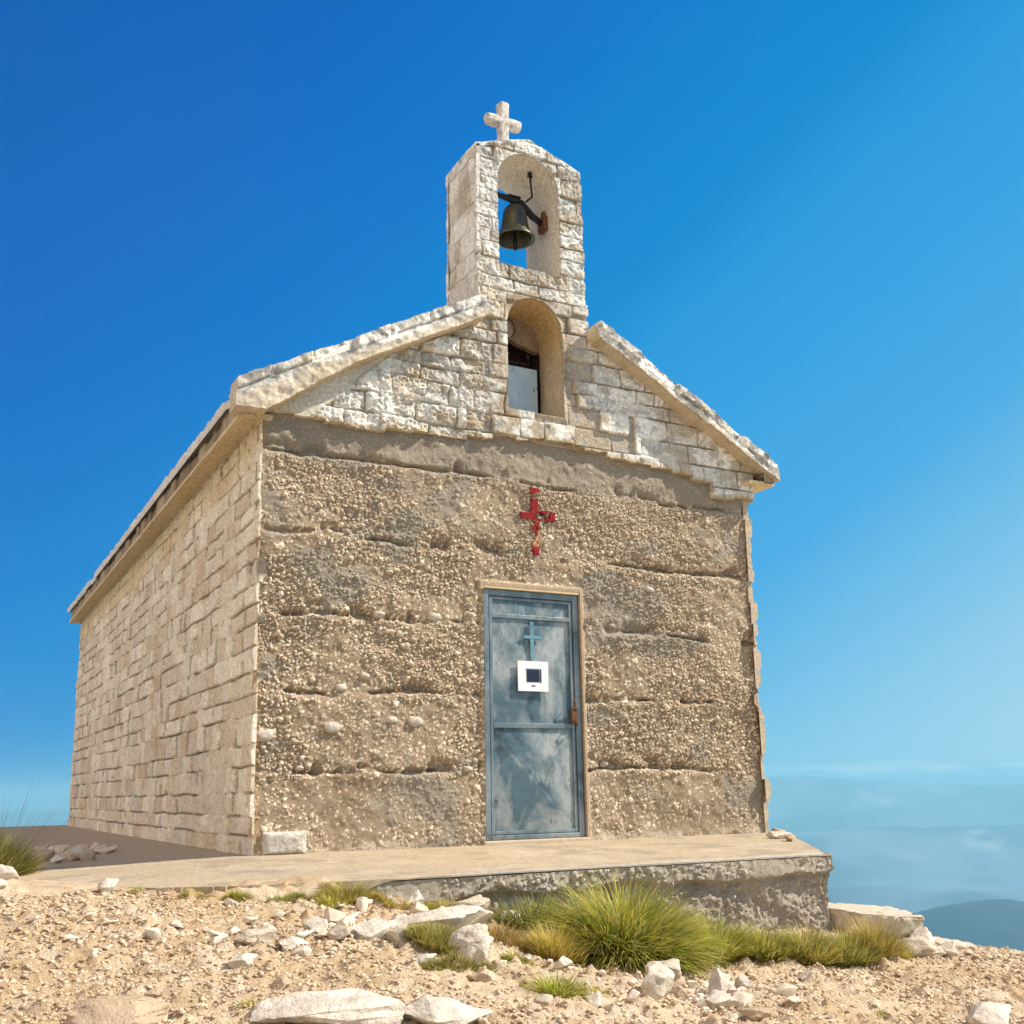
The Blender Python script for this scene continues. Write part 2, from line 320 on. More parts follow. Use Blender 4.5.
# far land: valley floor, near hill and the distant ranges, polar grid around the summit
az = np.radians(np.concatenate([np.arange(0, 30, 2.), np.arange(30, 75, .18), np.arange(76, 361, 2.)])); rr = np.geomspace(1200, 70000, 230)
A, RR = np.meshgrid(az, rr, indexing='ij'); X = np.sin(A)*RR; Y = np.cos(A)*RR
Ad = np.degrees(A); Adw = (Ad+180) % 360-180
Z = -1180+60*(fbm(X/1500, Y/1500, 90, 4)-.5)
hill = np.exp(-((Adw-51.5)/9.5)**2-((RR-6300)/1500)**2)
Z += hill*(575+50*(fbm(X/600, Y/600, 93, 5)-.5)*2)
mid = np.exp(-((RR-15500-1500*np.sin(Ad*.12))/2000)**2)*(380+500*fbm(X/3500, Y/3500, 97, 5))
mid += np.exp(-((RR-10500-1200*np.sin(Ad*.2+1))/1200)**2)*(120+330*fbm(X/2200, Y/2200, 99, 5))
top = 1180+np.interp(Adw, [-180, 0, 38, 41, 43.5, 46, 49, 52, 56, 62, 75, 180], [-250, -250, 60, 150, 165, 95, -25, -60, -20, 60, 0, -250])
far = np.exp(-(np.maximum(0, abs(RR-23500)-600)/3200)**2)*(top+45*(fbm(X/2600, Y/2600, 102, 5)-.5)*2)
Z += np.maximum(mid, far)
fc = lerp3((.045, .085, .125), (.13, .175, .23), ss(.42, .62, fbm(X/900, Y/900, 107, 5)))  # bluish land: part of the haze blue is put into its colour
fc = lerp3(fc, (.30, .31, .31), ss(.68, .78, fbm(X/700, Y/1800, 111, 4)))
fc = lerp3(fc, (.004, .022, .034), np.clip(hill*2.5, 0, 1)*.97)
ii = np.arange(X.size).reshape(X.shape)
Qg = np.stack([ii[:-1, :-1].ravel(), ii[:-1, 1:].ravel(), ii[1:, 1:].ravel(), ii[1:, :-1].ravel()], 1)
tag(mesh_np('hills', np.stack([X.ravel(), Y.ravel(), Z.ravel()], 1), Qg, M_FAR, None, fc.reshape(-1, 3)), kind='structure')
# the air over the valley
bm = bmesh.new(); box_bm(bm, -75000, 75000, -75000, 75000, -1500, 250)
hm = bpy.data.materials.new('valley_air'); hm.use_nodes = True; t = hm.node_tree; t.nodes.remove(t.nodes['Principled BSDF'])
pv = t.nodes.new('ShaderNodeVolumePrincipled'); pv.inputs['Color'].default_value = (.34, .78, 1.0, 1); pv.inputs['Density'].default_value = 8.5e-5; pv.inputs['Anisotropy'].default_value = .1
t.links.new(pv.outputs[0], t.nodes['Material Output'].inputs['Volume'])
tag(obj('haze', bm, hm), kind='stuff')

# ------------------------------------------------------------------ terrace
def Tz(x, y): return .004+.03*np.minimum(y, 0)+.055*np.clip(x+.2, -1.6, 0)*(1-ss(2, 8, y))+.004*(fbm(x*2, y*2, 20, 3)-.5)
def terr_keep(u, v):
    x = u-2.2; y = v-2.0
    nz = (fbm(x*3, y*3, 22, 3)-.5)
    e = np.interp(x, [-2.2, -1.75, -1.45, -1.2, -.75, -.3, .2, 3.4], [1.2, .3, -.95, -1.45, -1.72, -1.85, -1.905, -1.968])
    amp = np.interp(x, [-.5, .2, .8], [.22, .05, .02])
    k = y > e+nz*amp
    k &= ((x-3.36)*.82-(y+1.95)*.575 < .02*nz) | (y > -.02)
    k &= (x < 4.62) & (x > -1.75+nz*.3-.2*ss(3, 9, y))
    return k & ~((x > .02) & (y > .05))
def terr_sdf(u, v):
    x = u-2.2; y = v-2.0; nz = (fbm(x*3, y*3, 22, 3)-.5)
    e = np.interp(x, [-2.2, -1.75, -1.45, -1.2, -.75, -.3, .2, 3.4], [1.2, .3, -.95, -1.45, -1.72, -1.85, -1.905, -1.968])
    return -(y-e-nz*np.interp(x, [-.5, .2, .8], [.22, .05, .02]))
def terr_h(u, v):
    x = u-2.2; y = v-2.0
    e = np.interp(x, [-2.2, -1.75, -1.45, -1.2, -.75, -.3, .2, 3.4], [1.2, .3, -.95, -1.45, -1.72, -1.85, -1.905, -1.968])+.12*(fbm(x*2.3, y*2.3, 23, 3)-.5)
    return Tz(x, y)-(.085*ss(.26, -.05, y-e)+.02*(fbm(x*7, y*7, 21, 3)-.35)*ss(.35, .05, y-e))*ss(.25, -.1, x)
def terr_c(u, v, h):
    x = u-2.2; y = v-2.0
    c = lerp3((.37, .295, .195), (.44, .355, .245), fbm(x*1.6, y*1.6, 24, 4))
    c = lerp3(c, (.29, .235, .165), ss(.53, .70, fbm(x*5, y*5, 28, 4))*.7); c = lerp3(c, (.50, .42, .31), ss(.55, .7, fbm(x*3.2+7, y*3.2, 29, 4))*.5*(y < -.5)); c = lerp3(c, (.46, .37, .25), ss(-.1, .3, y)*.8)  # last tone: browner where the chapel shades the paving, offsets blue shade by colour
    return lerp3(c, (.47, .44, .39), ss(-1.70, -1.86, y)*ss(.3, .9, x)*.6)
P, Q, C = relief((-2.2, -2.0, 0), (1, 0, 0), (0, 1, 0), 7, 13, .02, terr_h, terr_c, terr_keep, .045, sdf=terr_sdf, dv=.024)
terrace = tag(mesh_np('terrace', P, Q, M_TERR, None, C), kind='structure')
# ------------------------------------------------------------------ chapel
chapel = tag(empty('chapel', (0, 0, 0)), 'small old stone chapel with rough concrete front, whitewashed gable and open belfry', 'chapel')
W, L, XA, ZA, SL = 4.58, 10.6, 2.27, 4.79, .553
def zrt(x): return ZA-SL*np.abs(x-XA)           # roof top line
def zrb(x): return zrt(x)-.13
WHITE = np.array((.86, .825, .745)); CREAM = np.array((.62, .53, .39)); BARE = np.array((.40, .32, .225)); OCHRE = np.array((.55, .40, .20))

# facade: poured concrete in lifts, pebbles washed out
JZ = [.555, 1.13, 1.70, 2.30, 2.93]
D = .0068; NU, NV = round(4.54/D), round(3.42/D)
pu = np.linspace(0, 4.54, NU+1); pv_ = np.linspace(0, 3.42, NV+1)
PH = np.zeros((NU+1, NV+1)); PC = np.zeros((NU+1, NV+1)); rs = np.random.RandomState(5)
big = [(.07, .81, .085), (.55, .87, .08), (1.19, .92, .07), (1.0, .93, .05), (.62, 1.16, .05), (.9, 1.72, .05), (1.35, 1.73, .06), (.33, .58, .035), (1.62, .57, .04), (2.9, .6, .05), (3.4, 2.1, .05), (.8, 1.25, .04), (3.9, 1.3, .05)]
N = 42000; bx_ = rs.rand(N)*4.54; bz_ = rs.rand(N)*3.42; br_ = .0045+.0075*rs.rand(N)**2+.012*(rs.rand(N) > .98)
for i in range(N+len(big)):
    if i < N:
        x, z, r = bx_[i], bz_[i], br_[i]; dens = float(fbm(np.array(x*1.6), np.array(z*2.2), 120, 2)); q = 1.
        if z < .5: q = .45
        if z > 2.95: q = .25
        if dens < .42: q *= .4
        if dens > .62: q *= 1.15
        if rs.rand() > q+.15: continue
    else: x, z, r = big[i-N]; q = 1.
    i0 = max(0, int((x-r)/D)); i1 = min(NU, int((x+r)/D)+2); j0 = max(0, int((z-r)/D)); j1 = min(NV, int((z+r)/D)+2)
    if i1 <= i0 or j1 <= j0: continue
    ux = pu[i0:i1, None]-x; vz = pv_[None, j0:j1]-z; asp = .7+.5*rs.rand()
    if r > .03: t_ = np.clip(1-((ux/r)**2+(vz/(r*.62))**2)**1.5, 0, 1)*.035; 
    else: t_ = np.sqrt(np.clip(1-(ux/r)**2-(vz/(r*asp))**2, 0, 1))*r*1.35*q
    PH[i0:i1, j0:j1] = np.maximum(PH[i0:i1, j0:j1], t_)
    PC[i0:i1, j0:j1] = np.where(t_ > .25*r*q, (.35+.65*rs.rand()) if r < .03 else 1.15, PC[i0:i1, j0:j1])
def samp(T, u, v):
    a = np.clip(np.rint(u/D).astype(int), 0, NU); b = np.clip(np.rint(v/D).astype(int), 0, NV); return T[a, b]
def fac_h(u, v):
    h = samp(PH, u, v)+(fbm(u*2.3, v*3.2, 130, 3)-.5)*.05+(fbm(u*14, v*14, 134, 3)-.5)*.02-.02
    h = h+(fbm(u*5, v*6, 138, 4)-.5)*.03
    prev = 0
    for k, z in enumerate(JZ):
        zz = z+.035*(fbm(u*1.7, u*0+k, 140, 4)-.5)*2+.02*(fbm(u*9, u*0+k, 141, 2)-.5)
        br = ss(.42, .60, fbm(u*3.1, u*0+k*3, 142, 3)); wdt = .012+.022*fbm(u*6, u*0+k, 143, 2)
        if k == 4: br = br*.8
        h = h-br*.048*np.exp(-((v-zz)/(wdt*.75))**2)
        h = h-.022*br*ss(.11, 0, zz-v)*(v < zz)*0+.006*np.exp(-((v-zz+.05)/.05)**2)*(v < zz)
        h = h-.06*ss(.56, .72, fbm(u*5.1, v*5, 145+k, 3))*np.exp(-((v-zz-.03)/.05)**2)
    h = h-.03*ss(.012, 0, np.minimum(u, 9))
    # smoothed render around the doorway
    dj = np.maximum(np.maximum(1.755-u, u-2.665), v-2.02); sm = ss(.055, .025, dj)*((u > 2.6) | (v > 1.98))
    h = h*(1-sm)+(.002+.004*(fbm(u*9, v*9, 147, 3)-.5))*sm
    h = h*(1-.8*ss(.03, 0, dj))
    return h
def fac_c(u, v, h):
    c = lerp3((.26, .187, .12), (.40, .305, .205), fbm(u*1.3, v*1.9, 150, 4)); p = samp(PC, u, v)
    c = lerp3(c, (.93, .785, .60), np.clip(p, 0, 1)**1.3*.9)
    c = lerp3(c, (.30, .265, .21), ss(.55, .7, fbm(u*2.1+4, v*3, 154, 4))*.75)
    c = lerp3(c, (.56, .50, .42), (p > 1.1)*1.)
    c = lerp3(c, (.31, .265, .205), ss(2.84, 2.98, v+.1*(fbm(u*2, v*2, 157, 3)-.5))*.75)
    c = lerp3(c, (.48, .30, .14), ss(.06, .02, u)*ss(.4, .6, fbm(u*3, v*1.5, 158, 3))*.6)
    c = lerp3(c, (.52, .44, .32), ss(.10, .0, v)*ss(.45, .6, fbm(u*4, v*9, 159, 3)))
    dj = np.maximum(np.maximum(1.755-u, u-2.665), v-2.02); sm = ss(.055, .025, dj)*((u > 2.6) | (v > 1.98))
    c = lerp3(c, (.50, .385, .255), sm*.8)
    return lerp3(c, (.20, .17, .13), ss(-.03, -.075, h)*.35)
def door_sdf(u, v): return np.maximum(np.maximum(1.755-u, u-2.672), v-2.02)
def fac_keep(u, v):
    return (door_sdf(u, v) > 0) & (v < 3.42)
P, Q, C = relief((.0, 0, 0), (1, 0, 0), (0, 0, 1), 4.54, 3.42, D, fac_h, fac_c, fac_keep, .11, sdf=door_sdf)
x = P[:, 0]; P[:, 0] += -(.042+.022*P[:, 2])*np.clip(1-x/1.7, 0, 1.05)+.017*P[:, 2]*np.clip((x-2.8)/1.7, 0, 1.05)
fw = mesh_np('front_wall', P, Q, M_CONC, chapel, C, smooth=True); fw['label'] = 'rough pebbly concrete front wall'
# rough front edge: a cast lip over a ragged, eroded footing
def tf_h(u, v):
    x = u-.6
    lip = ss(.385, .425, v+.05*(fbm(u*3.5, v*0, 31, 3)-.5)*2)
    er = (fbm(u*4, v*5, 32, 4)-.5)*.07+(fbm(u*18, v*18, 35, 3)-.5)*.03+(fbm(u*50, v*50, 34, 2)-.5)*.02
    return lip*.015+(1-lip)*(-.030+er)+.8*samp(PH, (u+.3) % 4.4, v+.9)+(fbm(u*30, v*30, 36, 2)-.5)*.010+(fbm(u*2.5, v*3, 39, 3)-.5)*.03
def tf_c(u, v, h):
    lip = ss(.40, .43, v)
    c = lerp3((.26, .22, .17), (.44, .385, .31), fbm(u*9, v*9, 37, 4)); c = lerp3(c, (.48, .46, .43), ss(.56, .66, fbm(u*3, v*3, 38, 4))*.8)
    c = lerp3(c, (.42, .37, .30), ss(.5, .65, fbm(u*14, v*14, 33, 3))*.6)
    return lerp3(c, (.45, .39, .305), lip*(.5+.5*ss(.35, .6, fbm(u*5, v*9, 45, 3))))
acc = Acc()
acc.add(*relief((.02, -1.885, -.565), (1, -.018, 0), (0, 0, 1), 3.32, .505, .01, tf_h, tf_c, None, .2))
acc.add(*relief((3.34, -1.95, -.565), (.575, .82, 0), (0, 0, 1), 2.4, .51, .02, lambda u, v: tf_h(u+7, v), tf_c, None, .3))
tag(acc.build('terrace_footing', M_CONC, None), kind='structure')

def lean(P):
    x = P[:, 0]; z = P[:, 2]; P[:, 0] -= (.042+.022*z)*np.clip(1-x/1.7, 0, 1.05); P[:, 0] += .017*z*np.clip((x-2.8)/1.7, 0, 1.05); return P
# pale squared block low in the left corner
def blk_c(c0, c1): return lambda u, v, h: lerp3(c0, c1, fbm(u*9, v*9, 160, 4))
P, Q, C = relief((.03, -.012, .0), (1, 0, 0), (0, 0, 1), .31, .155, .008, lambda u, v: .02*np.clip(1-(np.maximum(abs(u-.155)/.15, abs(v-.078)/.072))**8, -1, 1)+(fbm(u*18, v*18, 161, 3)-.5)*.02, blk_c((.46, .42, .36), (.60, .56, .49)), None, .04)
mesh_np('corner_stone', P, Q, M_STONE, chapel, C)
# worn painted cross
def cr_keep(u, v):
    x = u+2.03+.008*(fbm(u*40, v*40, 171, 2)-.5); z = v+2.27
    s = ((abs(x-2.25) < .033) & (z > 2.31) & (z < 2.80)) | ((abs(z-2.655) < .042) & (abs(x-2.26) < .185)) | ((abs(x-2.25) < .045) & (z > 2.84) & (z < 2.89))
    wear = fbm(u*16, v*16, 176, 3) < .58
    return s & wear & ~((abs(z-2.50) < .10) & (fbm(u*25+3, v*25, 177, 2) > .5)) & ~((x < 2.2) & (x > 2.12) & (z > 2.67))
def cr_c(u, v, h):
    z = v+2.27; return lerp3((.25, .010, .012), (.66, .36, .16), ss(.42, .55, fbm(u*22, v*22, 178, 2))*ss(2.62, 2.55, z)*ss(2.36, 2.42, z))
# smooth plaster patch with the cross on it
P, Q, C = relief((2.03, -.006, 2.27), (1, 0, 0), (0, 0, 1), .44, .65, .0068, lambda u, v: (fbm(u*20, v*20, 179, 3)-.5)*.006+.006+0*u, cr_c, cr_keep, .03)
mesh_np('painted_cross', P, Q, M_RED, chapel, C)

# gable and belfry front share one bond of squared stones
NX0, NX1, NZ0, NSP, NR = 2.0, 2.565, 3.57, 4.37, .2825
def arch_sdf(x, z, x0, x1, z0, zs):
    cx = (x0+x1)/2; r = (x1-x0)/2
    low = np.maximum(np.abs(x-cx)-r, z0-z); up = np.hypot(x-cx, z-zs)-r
    return np.where(z > zs, up, low)
def niche_sdf(x, z): return arch_sdf(x, z, NX0, NX1, NZ0, NSP)
BX0, BX1, BZ0, BSP = 1.945, 2.585, 4.95, 5.80
def bell_sdf(x, z): return arch_sdf(x, z, BX0, BX1, BZ0, BSP)
def gab_block(x, z):
    return blocks(x, z-3.0+.0, .155, .20, .42, 31)
def gab_pl(x, z): return ss(.0, .03, z-(zrb(x)-.10-.34*ss(1.1, .15, x)+.06*(fbm(x*5, z*5, 199, 3)-.5)))*ss(1.8, 1.6, x)
def gab_h(x, z):
    ci, a, b, d, cx, du, dz = gab_block(x, z)
    left = ss(2.1, 1.6, x)*ss(5.0, 4.6, z); bel = ss(4.6, 4.8, z)
    rough = .005+.020*left+.010*bel
    rough = rough*.8; hf_n = (np.abs(fbm(x*24, z*24, 182, 3, .6)-.5)*-1+.1)*.05*(.25+.9*left+.5*bel)
    miss = ((a > .80) & (x > 1.6) & (x < 3.3) & (z < 4.6))*1.
    h = .035+(a-.5)*(.012+.03*left+.012*bel)+cx*(b-.5)*.03*(left+bel*.6)
    h = h+(fbm(x*9, z*9, 180, 4)-.5)*rough*2.6+(fbm(x*32, z*32, 184, 2)-.5)*rough*.7
    h = h-miss*.035+hf_n
    gap = ss(.38, .6, fbm(x*3, z*4, 187, 3)); h = h-(.010+.030*gap)*np.exp(-(d/(.006+.004*left))**2)-.012*ss(.66, .74, fbm(x*11, z*11, 188, 3))
    plaster = ss(.06, .0, niche_sdf(x, z))*(niche_sdf(x, z) > -.02)
    h = h*(1-plaster*.6)+.02*plaster; p2 = gab_pl(x, z)
    return h*(1-.9*p2)+(.022+(fbm(x*6, z*6, 189, 3)-.5)*.02)*p2
def gab_c(x, z, h):
    ci, a, b, d, cx, du, dz = gab_block(x, z)
    c = lerp3(WHITE*.74, WHITE*1.08, a); c = lerp3(c, CREAM, ss(.50, .68, fbm(x*2.6, z*2.6, 190, 4))*.6)
    near = ss(.5, .1, np.abs(x-2.28)-.2)*ss(4.75, 4.55, z)
    c = lerp3(c, BARE, ((a > .80) & (x > 1.6) & (x < 3.3) & (z < 4.6))*.85)
    c = lerp3(c, BARE*1.1, near*ss(.40, .54, fbm(x*7, z*7, 193, 3))*.9)
    c = lerp3(c, BARE*1.15, ((b > .90) & (z > 4.6))*.75)
    c = lerp3(c, (.40, .39, .365), ss(.54, .66, fbm(x*16, z*20, 196, 4))*.65); c = lerp3(c, BARE*1.1, ss(.60, .68, fbm(x*6, z*8, 195, 4))*.7)
    n = niche_sdf(x, z); c = lerp3(c, BARE*1.05, ss(.10, .06, n)*ss(.35, .55, fbm(x*5, z*5, 197, 3)))
    c = lerp3(c, OCHRE*.9, ss(.05, .0, z-gab_bot(x))*.7)
    c = lerp3(c, BARE*.7, np.exp(-(d/.006)**2)*ss(.42, .6, fbm(x*3, z*4, 187, 3))*.7)
    # plastered band under the left verge
    c = lerp3(c, lerp3(CREAM*1.02, WHITE, fbm(x*4, z*4, 198, 3)), gab_pl(x, z)*.92)
    # faint pencilled scribble on two blocks
    sx_, sz_ = (x-2.93)/.11, (z-3.74)/.05
    sc = (abs(sx_) < 1) & (abs(sz_) < 1) & (abs(np.sin(sx_*9+2*np.sin(sz_*3))*.8-sz_*1.0) < .16)
    return lerp3(c, (.12, .12, .13), sc*.8)
def gab_bot(x):
    st = np.floor(x/.23)*.23
    return np.interp(st, [0, .4, 1.3, 1.9, 2.5, 3.2, 3.9, 4.0, 4.7], [3.22, 3.19, 3.23, 3.32, 3.34, 3.26, 3.17, 3.05, 3.03])+.05*(vn(st*7.3, st*0, 200)-.5)+.02*(fbm(x*9, x*0, 201, 3)-.5)
BX_L, BX_R = 1.722, 2.842
def gk(x, z):
    return (z > gab_bot(x)) & (z < np.where((x > BX_L) & (x < BX_R), 4.70, np.minimum(zrb(x)+.02, 4.70))) & (niche_sdf(x, z) > 0)
X0 = -.03; Z0 = 2.98
P, Q, C = relief((X0, 0, Z0), (1, 0, 0), (0, 0, 1), 4.64, 1.74, .0085, lambda u, v: gab_h(u+X0, v+Z0), lambda u, v, h: gab_c(u+X0, v+Z0, h), lambda u, v: gk(u+X0, v+Z0), .06, sdf=lambda u, v: niche_sdf(u+X0, v+Z0))
g_ = mesh_np('gable', lean(P), Q, M_STONE, chapel, C); g_['label'] = 'whitewashed squared stone gable, lower blocks flaking'

# side walls
def lw(x, z): return blocks(x, z, .17, .17, .46, 51, zmax=4)
def lw_h(y, z):
    ci, a, b, d, cx, du, dz = lw(y, z)
    up = ss(2.3, 3.0, z+.5*(fbm(y*.8, z*.8, 210, 3)-.5))
    h = (a-.5)*.020*(1-.6*up)+cx*(b-.5)*.045*(1-.5*up)+(fbm(y*7, z*9, 212, 4)-.5)*.022
    gap = ss(.36, .58, fbm(y*2.1, z*3, 215, 3)); gj = ss(.40, .55, fbm(y*3+9, z*5, 216, 3))
    h = h-(.008+.06*gj*(1-.6*up))*np.exp(-(du/.022)**4)-(.003+.020*gap*(1-.7*up))*np.exp(-(dz/.009)**2)+(fbm(y*28, z*30, 218, 2)-.5)*.010
    return h
def lw_c(y, z, h):
    ci, a, b, d, cx, du, dz = lw(y, z)
    c = lerp3((.72, .64, .50), (.88, .81, .67), a); c = lerp3(c, (.60, .475, .335), ((b > .78)*.55+ss(.52, .68, fbm(y*3, z*3, 220, 4))*.4))
    c = lerp3(c, (.66, .60, .51), ss(.55, .7, fbm(y*1.2, z*2, 224, 3))*ss(1.1, .3, z))
    c = lerp3(c, (.68, .53, .29), ss(2.75, 3.1, z+.35*(fbm(y*1.1, z*.7, 226, 3)-.5))*.75)
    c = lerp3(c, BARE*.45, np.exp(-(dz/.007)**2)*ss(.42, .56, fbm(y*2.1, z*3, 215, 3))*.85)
    return lerp3(c, BARE*.30, np.exp(-(du/.024)**4)*ss(.42, .56, fbm(y*3+9, z*5, 216, 3))*.9)  # dark mortar joints; their colour also stands in for shade in the gaps
rag = np.random.RandomState(3).rand(60)
def rg(z, k=0): ci = np.floor((z+.04*k)/.2).astype(int)+k*7; return rag[ci % 60]
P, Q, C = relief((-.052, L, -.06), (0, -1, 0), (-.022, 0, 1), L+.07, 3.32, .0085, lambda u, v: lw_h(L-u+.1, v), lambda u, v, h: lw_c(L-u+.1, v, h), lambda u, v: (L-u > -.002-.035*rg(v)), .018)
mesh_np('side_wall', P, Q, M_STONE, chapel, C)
def rw_h(u, v): return lw_h(u+1.3, v)*1.2+.045*(rg(v, 1)-.5)
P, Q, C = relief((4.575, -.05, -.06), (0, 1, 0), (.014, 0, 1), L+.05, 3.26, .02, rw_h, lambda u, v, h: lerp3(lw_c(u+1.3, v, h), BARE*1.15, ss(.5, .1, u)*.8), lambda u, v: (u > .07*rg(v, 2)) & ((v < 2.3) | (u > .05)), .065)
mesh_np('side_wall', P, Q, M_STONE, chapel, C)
# solid core behind the facings and the rear wall
bm = bmesh.new()
box_bm(bm, .0, 1.72, .10, .5, -.3, 3.3); box_bm(bm, 2.70, 4.53, .10, .5, -.3, 3.3); box_bm(bm, 1.72, 2.70, .16, .5, 2.2, 3.3)
box_bm(bm, .03, .3, .5, L, -.3, 3.25); box_bm(bm, 4.2, 4.53, .5, L, -.3, 3.25); box_bm(bm, .3, 4.2, L-.35, L-.02, -.3, 3.25)
box_bm(bm, 1.72, 2.70, .13, .155, -.1, 2.2)
obj('inner_wall', bm, mat('wall_core', (.42, .34, .24)), chapel)
def back_keep(u, v): x = W-u; return v < zrb(x)+.05
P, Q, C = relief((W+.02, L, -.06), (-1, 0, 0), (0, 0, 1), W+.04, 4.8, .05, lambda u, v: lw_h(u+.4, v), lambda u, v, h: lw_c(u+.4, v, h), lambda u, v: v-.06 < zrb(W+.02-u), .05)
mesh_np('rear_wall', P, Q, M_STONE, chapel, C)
# gable core behind the stones, either side of the niche
bm = bmesh.new()
def prism(bm, pts, y0, y1):
    a = [bm.verts.new((x, y0, z)) for x, z in pts]; b = [bm.verts.new((x, y1, z)) for x, z in pts]; n = len(pts)
    bm.faces.new(a); bm.faces.new(b[::-1])
    for i in range(n): bm.faces.new((a[i], b[i], b[(i+1) % n], a[(i+1) % n]))
q = lambda x: float(zrb(np.array(x)))-.004
prism(bm, [(.02, 3.301), (1.985, 3.301), (1.985, q(1.985)), (.02, q(.02))], .012, .55)
prism(bm, [(2.585, 3.301), (4.56, 3.301), (4.56, q(4.56)), (2.585, q(2.585))], .012, .55)
prism(bm, [(1.986, 3.301), (2.584, 3.301), (2.584, 3.55), (1.986, 3.55)], .012, .55)
obj('gable_core', bm, mat('gable_core', (.42, .34, .24)), chapel)

# niche: plastered reveal, metal panel, dark hollow with a pale stone
def reveal(x0, x1, z0, zs, y0, y1, cf, seed, amp=.006, ny=40, floor=True):
    cx = (x0+x1)/2; r = (x1-x0)/2; path = []
    for z in np.linspace(z0, zs, 40)[:-1]: path.append((x0, z, 1, 0))
    for a in np.linspace(math.pi, 0, 48): path.append((cx+r*math.cos(a), zs+r*math.sin(a), -math.cos(a), -math.sin(a)))
    for z in np.linspace(zs, z0, 40)[1:]: path.append((x1, z, -1, 0))
    if floor:
        for x in np.linspace(x1, x0, 24): path.append((x, z0, 0, 1))
    path = np.array(path); ys = np.linspace(y0, y1, ny); S, Yy = np.meshgrid(np.arange(len(path)), ys, indexing='ij')
    n = (fbm(S*.12, Yy*16, seed, 4)-.5)*2*amp
    V = np.stack([path[S, 0]+path[S, 2]*n, Yy, path[S, 1]+path[S, 3]*n], -1)
    C = cf(S, Yy, path[S, 1]); ii = np.arange(S.size).reshape(S.shape)
    Q = np.stack([ii[:-1, :-1].ravel(), ii[:-1, 1:].ravel(), ii[1:, 1:].ravel(), ii[1:, :-1].ravel()], 1)
    return V.reshape(-1, 3), Q, C.reshape(-1, 3)
V, Q, C = reveal(NX0+.002, NX1-.002, NZ0+.002, NSP, -.015, .385, lambda s, y, z: lerp3(lerp3((.47, .37, .25), (.60, .50, .36), fbm(s*.1, y*9, 230, 3)), (.60, .40, .17), ss(4.1, 4.45, z)*.75), 231)
mesh_np('niche', V, Q, M_STONE, chapel, C)
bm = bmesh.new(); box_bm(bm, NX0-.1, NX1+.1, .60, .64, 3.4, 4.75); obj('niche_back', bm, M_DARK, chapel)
bm = bmesh.new(); box_bm(bm, NX0+.008, 2.50, .33, .345, NZ0+.005, 4.14, .003); pn = obj('niche_panel', bm, M_PANEL, chapel); pn['label'] = 'pale blue metal panel with chipped top edge'
bm = bmesh.new()
box_bm(bm, 2.145, 2.185, .325, .3295, 4.055, 4.12, .01)
obj('rust_patch', bm, M_RUST, pn)
def rock_mesh(name, sx, sy, sz, seed, npts=20, sub=2, rough=.05, bev=.12):
    rg_ = random.Random(seed); bm = bmesh.new()
    for i in range(npts):
        v = Vector((rg_.gauss(0, 1), rg_.gauss(0, 1), rg_.gauss(0, 1))).normalized(); v *= .82+.22*rg_.random(); bm.verts.new((v.x*.5, v.y*.5, v.z*.5))
    r = bmesh.ops.convex_hull(bm, input=bm.verts)
    bmesh.ops.delete(bm, geom=[v for v in bm.verts if not v.link_faces], context='VERTS')
    bmesh.ops.dissolve_limit(bm, angle_limit=R(14), verts=bm.verts, edges=bm.edges)
    bmesh.ops.bevel(bm, geom=list(bm.edges), offset=.05*bev*5, segments=2, affect='EDGES', profile=.6, clamp_overlap=True)
    bmesh.ops.triangulate(bm, faces=bm.faces)
    for _ in range(sub): bmesh.ops.subdivide_edges(bm, edges=[e for e in bm.edges if e.calc_length() > .09/(1 if sub < 3 else 1.8)], cuts=1, use_grid_fill=False); bmesh.ops.triangulate(bm, faces=bm.faces)
    bm.normal_update()
    from mathutils import noise
    off = Vector((seed*3.1, seed*1.7, seed*.9))
    for v in bm.verts:
        n = noise.fractal(v.co*3.2+off, 1, 2, 5); n2 = noise.noise(v.co*1.3+off)
        st = abs(noise.noise(Vector((v.co.x*2, v.co.y*2, v.co.z*9))+off))
        v.co += v.normal*(n*rough+n2*rough*.8-st*rough*.7)
    for v in bm.verts: v.co = Vector((v.co.x*sx, v.co.y*sy, v.co.z*sz))
    me = bpy.data.meshes.new(name); bmesh.ops.recalc_face_normals(bm, faces=bm.faces); bm.to_mesh(me); bm.free()
    me.polygons.foreach_set('use_smooth', [True]*len(me.polygons))
    try: me.set_sharp_from_angle(angle=R(38))
    except Exception: pass
    return me
P, Q, C = relief((1.95, .385, 4.2), (1, 0, 0), (0, 0, 1), .66, .5, .008, lambda u, v: (fbm(u*6, v*6, 236, 4)-.5)*.05+.02*np.clip(1-np.hypot(u-.2, v-.22)/.14, 0, 1), lambda u, v, h: lerp3(lerp3((.24, .15, .09), (.42, .31, .2), fbm(u*7, v*7, 237, 4)), (.66, .58, .45), ss(.13, .10, np.hypot(u-.22, v-.30))), lambda u, v: (niche_sdf(u+1.95, v+4.2) < .02) & (v > .19+.08*fbm(u*6, v*0, 238, 3)-.25*(u-.2)), .05)
mesh_np('niche_stone', P, Q, M_STONE, chapel, C)
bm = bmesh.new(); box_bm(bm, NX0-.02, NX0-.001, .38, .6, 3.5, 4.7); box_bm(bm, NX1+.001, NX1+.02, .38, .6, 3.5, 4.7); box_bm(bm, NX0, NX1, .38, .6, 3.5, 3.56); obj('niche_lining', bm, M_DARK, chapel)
bm = bmesh.new(); tube_bm(bm, [(2.17+.105*math.cos(a), .325, 4.50+.105*math.sin(a)) for a in np.linspace(0, 6.283, 25)], .005, 6); obj('niche_ring', bm, M_IRON, chapel)

